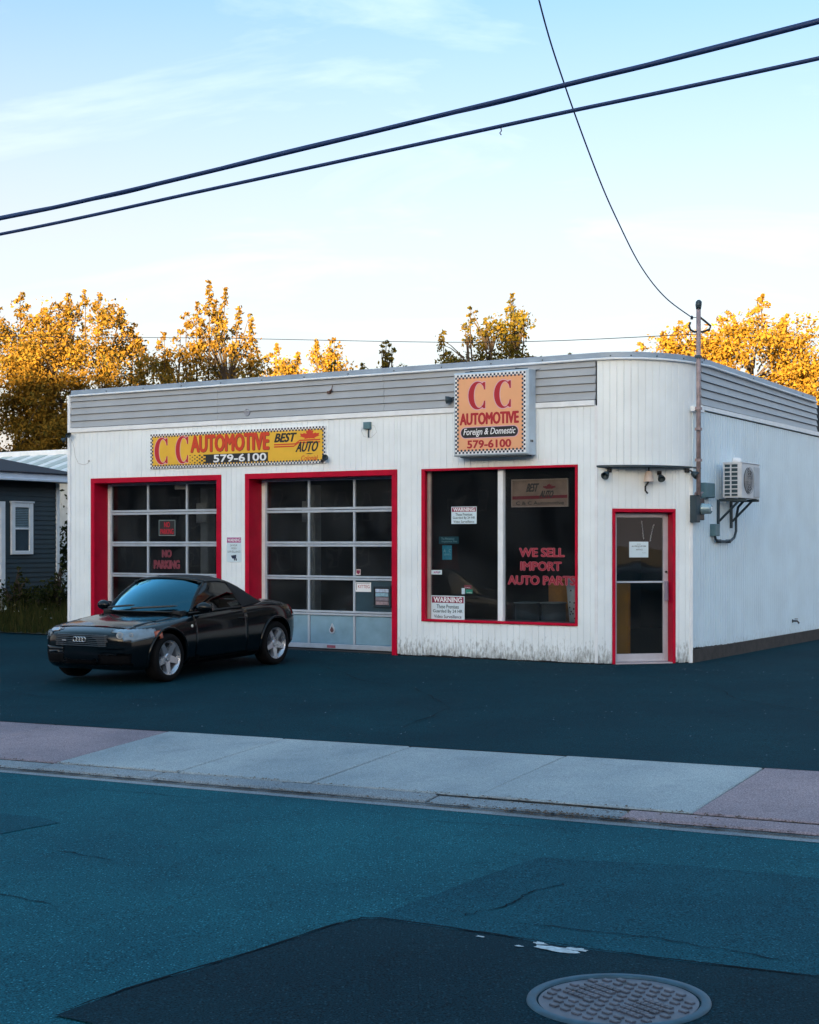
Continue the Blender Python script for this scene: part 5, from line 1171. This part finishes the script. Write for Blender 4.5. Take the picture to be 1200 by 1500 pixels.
# ------------------------------------------------------------------ the car (local x forward, y to its left, z up)
CARY = math.atan2(-.863, -.505)
CC = P(4.92, 3.31, -.058) + Vector((-.075, 0, 0))
CAR = thing('sports_car', 'black two seat convertible with folded up black soft top parked before the left bay door', 'car', tuple(CC), rotz=(0, R(1.3), CARY))
PAINT = mat('black car paint', (.002, .004, .006), .15, var=0, spec=.25, coat=.22)
MATS['black car paint'].node_tree.nodes['Principled BSDF'].inputs['Coat Roughness'].default_value = .03
SOFT = mat('soft top cloth', (.007, .007, .009), .85, var=.3, vscale=60)
INTK = mat('intake black', (.002, .002, .003), .6, var=0, spec=.1)
RUB = mat('tyre rubber', (.005, .005, .006), .85, var=.2, spec=.15)
RIMM = mat('alloy rim', (.46, .48, .53), .28, metal=.75, var=.08)
CHROME = mat('chrome', (.75, .77, .8), .12, metal=1.0, var=0)
CGL = glass('car glass', (.08, .13, .16), 1.55, 0, 2.7, 0, (.26, .70, .90))
SGL = glass('car side glass', (.10, .12, .13), 1.5, 0, 1.0)
#        x      w     zb    zm    zs    zt
ST_ = [(1.965, .30, .33, .46, .60, .635), (1.95, .47, .28, .46, .62, .665), (1.905, .61, .225, .46, .65, .695), (1.81, .735, .19, .47, .68, .725), (1.66, .825, .175, .49, .715, .755), (1.46, .877, .17, .51, .748, .79),
       (1.215, .885, .17, .52, .775, .815), (.95, .88, .17, .52, .80, .85), (.70, .872, .17, .53, .825, .885), (.45, .868, .17, .54, .845, .89), (0, .866, .17, .55, .862, .89), (-.45, .87, .17, .56, .878, .90), (-.80, .880, .175, .57, .893, .93),
       (-1.215, .888, .18, .58, .905, .965), (-1.50, .868, .20, .58, .885, .955), (-1.72, .81, .225, .58, .84, .915), (-1.88, .71, .27, .57, .77, .85), (-1.965, .55, .33, .55, .68, .75), (-1.995, .32, .38, .53, .62, .67)]
def crom(A_, n):
    A_ = np.asarray(A_, float); out = []
    for i in range(len(A_) - 1):
        p0, p1, p2, p3 = A_[max(i - 1, 0)], A_[i], A_[i + 1], A_[min(i + 2, len(A_) - 1)]
        for k in range(n):
            t_ = k / n; out.append(.5 * (2 * p1 + (p2 - p0) * t_ + (2 * p0 - 5 * p1 + 4 * p2 - p3) * t_ ** 2 + (3 * p1 - p0 - 3 * p2 + p3) * t_ ** 3))
    return np.array(out + [A_[-1]])
def half(x, w, zb, zm, zs, zt):
    r = zt - zs
    return np.array([(x, 0, zb), (x, .70 * w, zb), (x, .93 * w, zb + .05), (x, .985 * w, (zb + zm) / 2 + .02), (x, w, zm), (x, .985 * w, zm + (zs - zm) * .55), (x, .94 * w, zs - .03), (x, .86 * w, zs + r * .12), (x, .66 * w, zs + r * .55), (x, .34 * w, zt - r * .10), (x, 0, zt)])
st = np.array([half(*s_) for s_ in ST_])                     # stations x profile x 3
pr_ = np.array([crom(h_, 4) for h_ in st])
dense = np.array([crom(pr_[:, j], 5) for j in range(pr_.shape[1])]).transpose(1, 0, 2)
full = np.concatenate([dense, (dense[:, 1:-1] * np.array([1, -1, 1]))[:, ::-1]], axis=1)
nx, npf = full.shape[:2]
vs = full.reshape(-1, 3).tolist(); fs = []
for i in range(nx - 1):
    for j in range(npf): fs.append((i * npf + j, i * npf + (j + 1) % npf, (i + 1) * npf + (j + 1) % npf, (i + 1) * npf + j))
fs += [tuple(range(npf))[::-1], tuple((nx - 1) * npf + j for j in range(npf))]
bm_ = bpy.data.meshes.new('body'); bm_.from_pydata(vs, [], fs)
b2 = bmesh.new(); b2.from_mesh(bm_); bmesh.ops.recalc_face_normals(b2, faces=b2.faces); b2.to_mesh(bm_); b2.free()
WX, WZ, WY = 1.215, .318, .765
tmp = bpy.data.objects.new('body', bm_); COL.objects.link(tmp)
cutters = []
for xx in (WX, -WX):
    for sg in (1, -1):
        q = MB(); q.tube(ID, [(xx, sg * .50, WZ + .01), (xx, sg * 1.2, WZ + .01)], .365, 40)
        cm_ = q.data('cut', BLACK, Vector((0, 0, 0))); b2 = bmesh.new(); b2.from_mesh(cm_); bmesh.ops.recalc_face_normals(b2, faces=b2.faces); b2.to_mesh(cm_); b2.free()
        co_ = bpy.data.objects.new('cut', cm_); COL.objects.link(co_); cutters.append(co_)
        md_ = tmp.modifiers.new('b', 'BOOLEAN'); md_.object = co_; md_.operation = 'DIFFERENCE'; md_.solver = 'EXACT'
bpy.context.view_layer.update()
body_me = bpy.data.meshes.new_from_object(tmp.evaluated_get(bpy.context.evaluated_depsgraph_get()))
for c_ in cutters: bpy.data.objects.remove(c_)
bpy.data.objects.remove(tmp)
body_me.materials.clear(); body_me.materials.append(PAINT)
body_me.name = 'body'
for p_ in body_me.polygons: p_.use_smooth = True
b2 = bmesh.new(); b2.from_mesh(body_me)
for e_ in b2.edges:
    if len(e_.link_faces) == 2 and e_.calc_face_angle(0) > R(35): e_.smooth = False
b2.to_mesh(body_me); b2.free()
link('body', body_me, CAR)
from mathutils.bvhtree import BVHTree
bvh = BVHTree.FromPolygons([Vector(v_) for v_ in vs], fs)
def hit(o_, d_): return bvh.ray_cast(Vector(o_), Vector(d_))[0]
def patch(pred, off, mirror=False):
    """faces of the body skin chosen by their centre, lifted off it"""
    q = MB(); idx = {}
    nrm_ = {}
    for f in fs[:-2]:
        c_ = sum((Vector(vs[k]) for k in f), Vector()) / len(f)
        if pred(c_):
            n_ = (Vector(vs[f[2]]) - Vector(vs[f[0]])).cross(Vector(vs[f[3]]) - Vector(vs[f[1]]))
            if n_.dot(c_ - Vector((c_.x * .6, 0, .5))) < 0: n_ = -n_
            for k in f: nrm_[k] = nrm_.get(k, Vector()) + n_
            idx.setdefault('f', []).append(f)
    mp_ = {}
    for k, n_ in nrm_.items(): mp_[k] = len(q.v); q.v.append(Vector(vs[k]) + n_.normalized() * off)
    q.f = [tuple(mp_[k] for k in f) for f in idx.get('f', [])]
    # rim down to the skin
    cnt = {}
    for f in idx.get('f', []):
        for a, b in zip(f, f[1:] + f[:1]): cnt[tuple(sorted((a, b)))] = cnt.get(tuple(sorted((a, b))), 0) + 1
    for (a, b), c_ in cnt.items():
        if c_ == 1:
            k0 = len(q.v); q.v += [Vector(vs[a]) - nrm_[a].normalized() * .004, Vector(vs[b]) - nrm_[b].normalized() * .004]; q.f.append((mp_[a], mp_[b], k0 + 1, k0))
    return q
part('hood', patch(lambda c: .90 < c.x < 1.74 and abs(c.y) < .70 - .10 * (c.x - .90) and c.z > .66, .007), PAINT, CAR, True, local=True)
for sg in (1, -1):
    dr = part('door', patch(lambda c: -.50 < c.x < .66 and sg * c.y > .6 and .27 < c.z < .86, .005), PAINT, CAR, True, local=True)
    q = MB(); h_ = hit((-.40, sg * 2, .74), (0, -sg, 0)); q.tube(ID, [(-.50, h_.y + sg * .0, .745), (-.47, h_.y + sg * .028, .745), (-.33, h_.y + sg * .028, .742), (-.30, h_.y, .742)], .012, 6); part('door_handle', q, PAINT, dr, True, local=True)
    part('headlight', patch(lambda c: 1.46 < c.x < 1.88 and sg * c.y > .44 and .575 < c.z < .715 and c.z > .575 + .12 * max(0, 1.66 - c.x), .008), mat('headlight lens', (.15, .20, .25), .16, spec=.5, coat=.6, var=.2, vscale=9), CAR, True, local=True)
    hl_ = CAR.children[-1]
    for yy, zz, rr in ((.60, .652, .040), (.71, .650, .032)):
        h_ = hit((3, sg * yy, zz), (-1, 0, 0))
        if h_:
            q = MB(); M2 = Matrix.Translation(h_ + Vector((.010, 0, 0))) @ Vector((.8, sg * .45, .25)).to_track_quat('Z', 'Y').to_matrix().to_4x4(); q.lathe(M2, [(0, .012), (rr * .6, .009), (rr, 0), (rr * 1.12, .003), (rr * 1.2, -.006)], 18); part('lamp', q, mat('lamp glass', (.12, .16, .20), .22, coat=.5, var=0), hl_, True, local=True)
    part('turn_signal', patch(lambda c: 1.35 < c.x < 1.50 and sg * c.y > .7 and .60 < c.z < .69, .010), mat('orange lens', (.55, .12, .06), .15, coat=1.0), CAR, True, local=True)
    part('lower_intake', patch(lambda c: c.x > 1.72 and .30 < sg * c.y < .72 and .27 < c.z < .40, .004), INTK, CAR, True, local=True)
    part('sill', patch(lambda c: -.80 < c.x < .80 and sg * c.y > .6 and .18 < c.z < .27, .014), INTK, CAR, True, local=True)
    q = MB(); h_ = hit((.72, sg * 2, .70), (0, -sg, 0)); q.lathe(Matrix.Translation(h_) @ Matrix.Rotation(R(-90 * sg), 4, 'X'), [(0, .012), (.018, .009), (.024, 0)], 12); part('side_marker', q, mat('pale lens', (.65, .62, .55), .2, coat=1.0), CAR, True, local=True)
    part('tail_light', patch(lambda c: c.x < -1.70 and sg * c.y > .42 and .68 < c.z < .84, .006), mat('red lens', (.25, .004, .006), .12, coat=1.0), CAR, True, local=True)
    for xx in (WX, -WX):      # flared arch lips
        q = MB(); pts = []
        for a in fr(R(-12), R(192), 30):
            xa, za = xx + .385 * math.cos(a), WZ + .01 + .385 * math.sin(a); h_ = hit((xa, sg * 2, min(max(za, .2), .84)), (0, -sg, 0)); pts.append((xa, (h_.y if h_ else sg * .86) + sg * .002, za))
        q.tube(ID, pts, .018, 8); part('wheel_arch', q, PAINT, CAR, True, local=True)
part('grille', patch(lambda c: c.x > 1.78 and abs(c.y) < .44 and .50 < c.z < .655, .005), mat('grille black', (.006, .006, .008), .5), CAR, True, local=True)
gp = CAR.children[-1]
for zz in (.512, .536, .56, .584, .608, .632, .65):
    q = MB(); pts = []
    for yy in fr(-.43, .43, 20):
        h_ = hit((3, yy, zz), (-1, 0, 0)); pts.append((h_.x + .010, yy, zz))
    q.tube(ID, pts, .006, 6); part('slat', q, mat('grille slat', (.06, .075, .09), .3, metal=.5, coat=.5), gp, True, local=True)
q = MB()
for k in range(4):
    yy = (k - 1.5) * .050; h_ = hit((3, yy, .592), (-1, 0, 0)); q.tube(Matrix.Translation(h_ + Vector((.022, 0, 0))), [(0, .032 * math.cos(a), .032 * math.sin(a)) for a in fr(0, 2 * math.pi, 24)[:-1]], .0055, 6, closed=True)
part('ring_emblem', q, CHROME, CAR, True, local=True)
q = MB(); h_ = hit((3, -.27, .575), (-1, 0, 0)); q.box(Matrix.Translation(h_ + Vector((.016, 0, 0))), 0, .006, -.035, .035, -.008, .008); part('small_badge', q, mat('grey badge', (.4, .42, .45), .3, metal=.6), CAR, local=True)
part('center_intake', patch(lambda c: c.x > 1.77 and abs(c.y) < .26 and .27 < c.z < .37, .004), INTK, CAR, True, local=True)
part('bumper_lip', patch(lambda c: c.x > 1.78 and .42 < c.z < .485 and abs(c.y) < .66, .012), PAINT, CAR, True, local=True)
# greenhouse
NY_ = 13
def wsrow(f):
    r_ = []
    for k in range(NY_):
        y_ = -1 + 2 * k / (NY_ - 1); w0, w1 = .735, .575; w = w0 + (w1 - w0) * f
        xb = .96 - .36 * y_ ** 2; xt = .27 - .16 * y_ ** 2; zb_ = .895 - .02 * y_ ** 2; zt_ = 1.315 - .05 * y_ ** 2
        bul = .05 * math.sin(math.pi * f)
        r_.append((xb + (xt - xb) * f + bul * .5, y_ * w, zb_ + (zt_ - zb_) * f + bul * .5))
    return r_
q = MB(); q.grid(ID, [wsrow(f) for f in fr(0, 1, 8)]); part('windshield', q, CGL, CAR, True, local=True)
ws = CAR.children[-1]
q = MB(); L0 = [r_[0] for r_ in [wsrow(f) for f in fr(0, 1, 8)]]; L1 = [r_[-1] for r_ in [wsrow(f) for f in fr(0, 1, 8)]]
q.tube(ID, L0, .024, 8); q.tube(ID, L1, .024, 8); q.tube(ID, [Vector(p) + Vector((-.012, 0, .006)) for p in wsrow(1)], .024, 8); q.tube(ID, wsrow(0), .014, 6); part('windshield_frame', q, PAINT, CAR, True, local=True)
for y0_, y1_ in ((-.58, .02), (.02, .60)):
    q = MB(); pts = []
    for k in range(9):
        y_ = (y0_ + (y1_ - y0_) * k / 8) / .72; f = .04 + .10 * (k / 8); w = .735 - .16 * f; pts.append(((.96 - .36 * y_ ** 2) * (1 - f) + .27 * f + .05, y_ * w, (.895 - .02 * y_ ** 2) * (1 - f) + 1.315 * f + .024))
    q.tube(ID, pts, [.014] * 8 + [.006], 6); part('wiper', q, BLACK, CAR, local=True)
# soft top: sections (x, rail half width, rail z, centre z)
SEC = [(.04, .565, 1.265, 1.318), (-.10, .575, 1.275, 1.338), (-.32, .59, 1.272, 1.352), (-.54, .60, 1.245, 1.336), (-.74, .605, 1.195, 1.29), (-.92, .61, 1.12, 1.215), (-1.08, .63, 1.035, 1.115), (-1.22, .655, .96, 1.01), (-1.30, .67, .93, .965)]
SEC = [(a + .215, b, c, d) for a, b, c, d in SEC]
SEC = crom(SEC, 4)
rows = []
for x_, w, zr, zc in SEC:
    r_ = []
    for k in range(15):
        y_ = -1 + 2 * k / 14; ay = abs(y_); r_.append((x_ - .07 * ay ** 2 * (1 if x_ > -.285 else .4), y_ * w, zc - (zc - zr) * ay ** 3.2))
    rows.append(r_)
q = MB(); q.grid(ID, rows)
for sg in (1, -1):          # rear quarter skirts down to the belt
    qs = []
    for (x_, w, zr, zc) in SEC:
        if x_ < -.285:
            xx = x_ - .07 * .4; lean = max(0, (-.285 - x_) / .25); zb_ = .885 if x_ < -.525 else 1.245 - (1.245 - .885) * min(1, lean) ** .8
            zb_ = min(zb_, zr - .005); yb = w + (.775 - w) * (zr - zb_) / .37; qs.append([(xx, sg * (w + (yb - w) * t_) + sg * .02 * math.sin(math.pi * t_), zr + (zb_ - zr) * t_) for t_ in fr(0, 1, 5)])
    q.grid(ID, qs)
part('soft_top', q, SOFT, CAR, True, local=True)
for sg in (1, -1):
    q = MB(); rw = []
    top = [(.19, .578, 1.245), (.015, .596, 1.262), (-.165, .606, 1.252), (-.325, .614, 1.225)]; bot = [(.66, .745, .866), (.34, .758, .874), (-.10, .768, .884), (-.485, .772, .890)]
    for a, b in zip(crom(top, 4), crom(bot, 4)):
        rw.append([(a[0] + (b[0] - a[0]) * t_, sg * (a[1] + (b[1] - a[1]) * t_ + .02 * math.sin(math.pi * t_)), a[2] + (b[2] - a[2]) * t_) for t_ in fr(0, 1, 5)])
    q.grid(ID, rw); part('side_window', q, SGL, CAR, True, local=True)
    q = MB(); q.tube(ID, [(.66, sg * .755, .868), (.34, sg * .768, .876), (-.10, sg * .778, .886), (-.50, sg * .782, .893)], .012, 6); q.tube(ID, [(.215, sg * .57, 1.262), (.015, sg * .592, 1.275), (-.185, sg * .60, 1.266), (-.325, sg * .606, 1.242)], .016, 6); part('window_seal', q, BLACK, CAR, True, local=True)
    q = MB(); MM2 = Matrix.Translation((.51, sg * .895, .94)) @ Matrix.Rotation(R(12 * sg), 4, 'Z') @ Matrix.Diagonal((.075, .115, .070, 1))
    q.lathe(MM2, [(math.sin(a), -math.cos(a)) for a in fr(0, math.pi, 10)], 16); mo_ = part('door_mirror', q, PAINT, CAR, True, local=True)
    q = MB(); q.box(Matrix.Translation((.435, sg * .90, .94)), -.004, .004, -.085, .085, -.05, .05); part('mirror_glass', q, CHROME, mo_, local=True)
q = MB(); q.box(ID, -.80, .74, -.70, .70, .80, .86)
for sg in (.36, -.36):
    q.bbox(Matrix.Identity(4), -.27, -.13, sg - .20, sg + .20, .85, 1.10, .04); q.bbox(ID, -.26, -.16, sg - .11, sg + .11, 1.10, 1.24, .03)
q.box(ID, .50, .76, -.68, .68, .86, .90)
part('seat', q, mat('cabin dark', (.012, .012, .014), .7), CAR, local=True)
q = MB(); q.tube(Matrix.Translation((.36, .36, .93)) @ Matrix.Rotation(R(65), 4, 'Y'), [(.18 * math.cos(a), .18 * math.sin(a), 0) for a in fr(0, 2 * math.pi, 24)[:-1]], .015, 6, closed=True); part('steering_wheel', q, BLACK, CAR, True, local=True)
q = MB(); q.tube(ID, [(-.68, .10, .86), (-.68, .10, 1.02), (-.68, .14, 1.07), (-.68, .50, 1.07), (-.68, .55, 1.02), (-.68, .55, .86)], .018, 8); q.tube(ID, [(-.68, -.10, .86), (-.68, -.10, 1.02), (-.68, -.14, 1.07), (-.68, -.50, 1.07), (-.68, -.55, 1.02), (-.68, -.55, .86)], .018, 8); part('roll_hoop', q, CHROME, CAR, True, local=True)
# wheels: axis along local z of the frame, outside at +z
q = MB(); TY = Matrix.Rotation(R(-90), 4, 'X')
q.lathe(TY, [(.205, -.09), (.225, -.105), (.275, -.112), (.303, -.105), (.316, -.08), (.318, 0), (.316, .08), (.303, .105), (.275, .112), (.240, .108), (.228, .098)], 44); tyre_me = q.data('wheel', RUB, Vector((0, 0, 0)), True)
q = MB(); q.lathe(TY, [(.206, -.09), (.19, -.02), (.196, .06), (.220, .098), (.229, .104), (.230, .095)], 44)
q.lathe(TY, [(0, .078), (.040, .080), (.055, .070), (.07, .05), (.07, .0)], 24)
for k in range(5):
    a = 2 * math.pi * k / 5 + .3; M_ = TY @ Matrix.Rotation(a, 4, 'Z')
    pts0 = [(.045, -.050), (.205, -.034), (.222, -.040), (.222, .040), (.205, .034), (.045, .050)]
    q.add(M_, [(x_, y_, .068 + .022 * max(0, (x_ - .05) / .17)) for x_, y_ in pts0] + [(x_, y_ * 1.05, .02) for x_, y_ in pts0], [(0, 1, 2, 3, 4, 5)] + [(i, 6 + i, 6 + (i + 1) % 6, (i + 1) % 6) for i in range(6)])
    q.lathe(M_ @ Matrix.Translation((.030, .022, .078)), [(0, .006), (.007, .005), (.008, 0)], 8)
rim_me = q.data('rim', RIMM, Vector((0, 0, 0)))
q = MB(); q.lathe(TY, [(0, -.02), (.15, -.02), (.15, .0), (.0, .0)], 28); disc_me = q.data('brake_disc', mat('brake steel', (.10, .10, .11), .4, metal=.6), Vector((0, 0, 0)))
for xx in (WX, -WX):
    for sg in (1, -1):
        w_o = link('wheel', tyre_me, CAR, (xx, sg * WY, WZ))
        if sg < 0: w_o.rotation_euler = (0, 0, math.pi)
        elif xx > 0: w_o.rotation_euler = (0, 0, R(2))
        link('rim', rim_me, w_o); link('brake_disc', disc_me, w_o)

# ------------------------------------------------------------------ the row of houses across the street (they shade the lot and stand in the reflections)
def row_house(s0, s1, H_, col, label, seed):
    r_ = random.Random(seed); z0 = z_road((s0 + s1) / 2) + .1
    t = thing('row_house', label, 'house', tuple(P((s0 + s1) / 2, 60.0, z0)), 'houses across the street')
    M_ = Matrix.Translation(P(0, 60.0, z0)) @ frame((0, 0, 0), (UX, UY, 0), (-NX, -NY, 0))   # x = s, y up, z towards the shop
    q = MB(); q.box(M_, s0, s1, -.5, H_, -9.5, 0); part('wall', q, mat('clapboard %d' % seed, col, .6, var=.1), t)
    q = MB(); q.bbox(M_, s0, s1, H_ - .35, H_ + .1, 0, .3, .05); q.box(M_, s0, s1, H_, H_ + .06, -9.5, 0); part('cornice', q, WHITE2, t)
    k = max(2, int((s1 - s0) / 2.2)); st_ = (s1 - s0) / k
    for fl in range(5):
        for i in range(k):
            c_ = s0 + st_ * (i + .5); y_ = .9 + fl * 3.1
            if y_ + 1.7 > H_ - .4: continue
            if fl == 0 and i == 1:
                q = MB(); q.bbox(M_, c_ - .55, c_ + .55, 0, 2.3, 0, .06, .02); part('door', q, mat('front door %d' % seed, r_.choice([(.35, .12, .02), (.25, .02, .02), (.03, .1, .2)]), .5), t); continue
            if r_.random() < .38: continue
            c_ += r_.uniform(-.5, .5); y_ += r_.uniform(-.25, .25)
            q = MB()
            for a in ((c_ - .52, c_ - .40, y_, y_ + 1.7), (c_ + .40, c_ + .52, y_, y_ + 1.7), (c_ - .4, c_ + .4, y_ + 1.56, y_ + 1.7), (c_ - .4, c_ + .4, y_, y_ + .12), (c_ - .4, c_ + .4, y_ + .80, y_ + .86)): q.bbox(M_, *a, 0, .06, .01)
            wo_ = part('window', q, mat('weathered trim %d' % (seed % 3), ((.22, .26, .30), (.12, .13, .15), (.30, .28, .26))[seed % 3], .6), t)
            q = MB(); q.box(M_, c_ - .4, c_ + .4, y_ + .12, y_ + 1.56, .0, .012); part('pane', q, mat('far pane', (.05, .08, .11), .08, spec=.8), wo_)
    return t
row_house(-80, -56, 12.3, (.05, .06, .07), 'slate grey clapboard block far down the street behind the camera', 1)
row_house(-56, -36, 12.5, (.10, .03, .03), 'dark red clapboard block across the street', 2)
row_house(-36, -14, 12.3, (.09, .09, .10), 'long charcoal clapboard block across the street', 3)
row_house(-14, -5.0, 12.4, (.15, .19, .24), 'grey blue clapboard block mirrored in the shop window', 4)
row_house(-5.0, 1.6, 15.2, (.09, .12, .15), 'tallest slate blue block mirrored in the bay doors', 5)
row_house(1.6, 14, 13.7, (.17, .20, .20), 'grey green clapboard block across the street', 6)
row_house(14, 34, 13.5, (.11, .105, .11), 'grey brown clapboard block across the street', 7)
row_house(34, 70, 13.3, (.05, .06, .07), 'long grey clapboard block at the far left end of the street', 8)
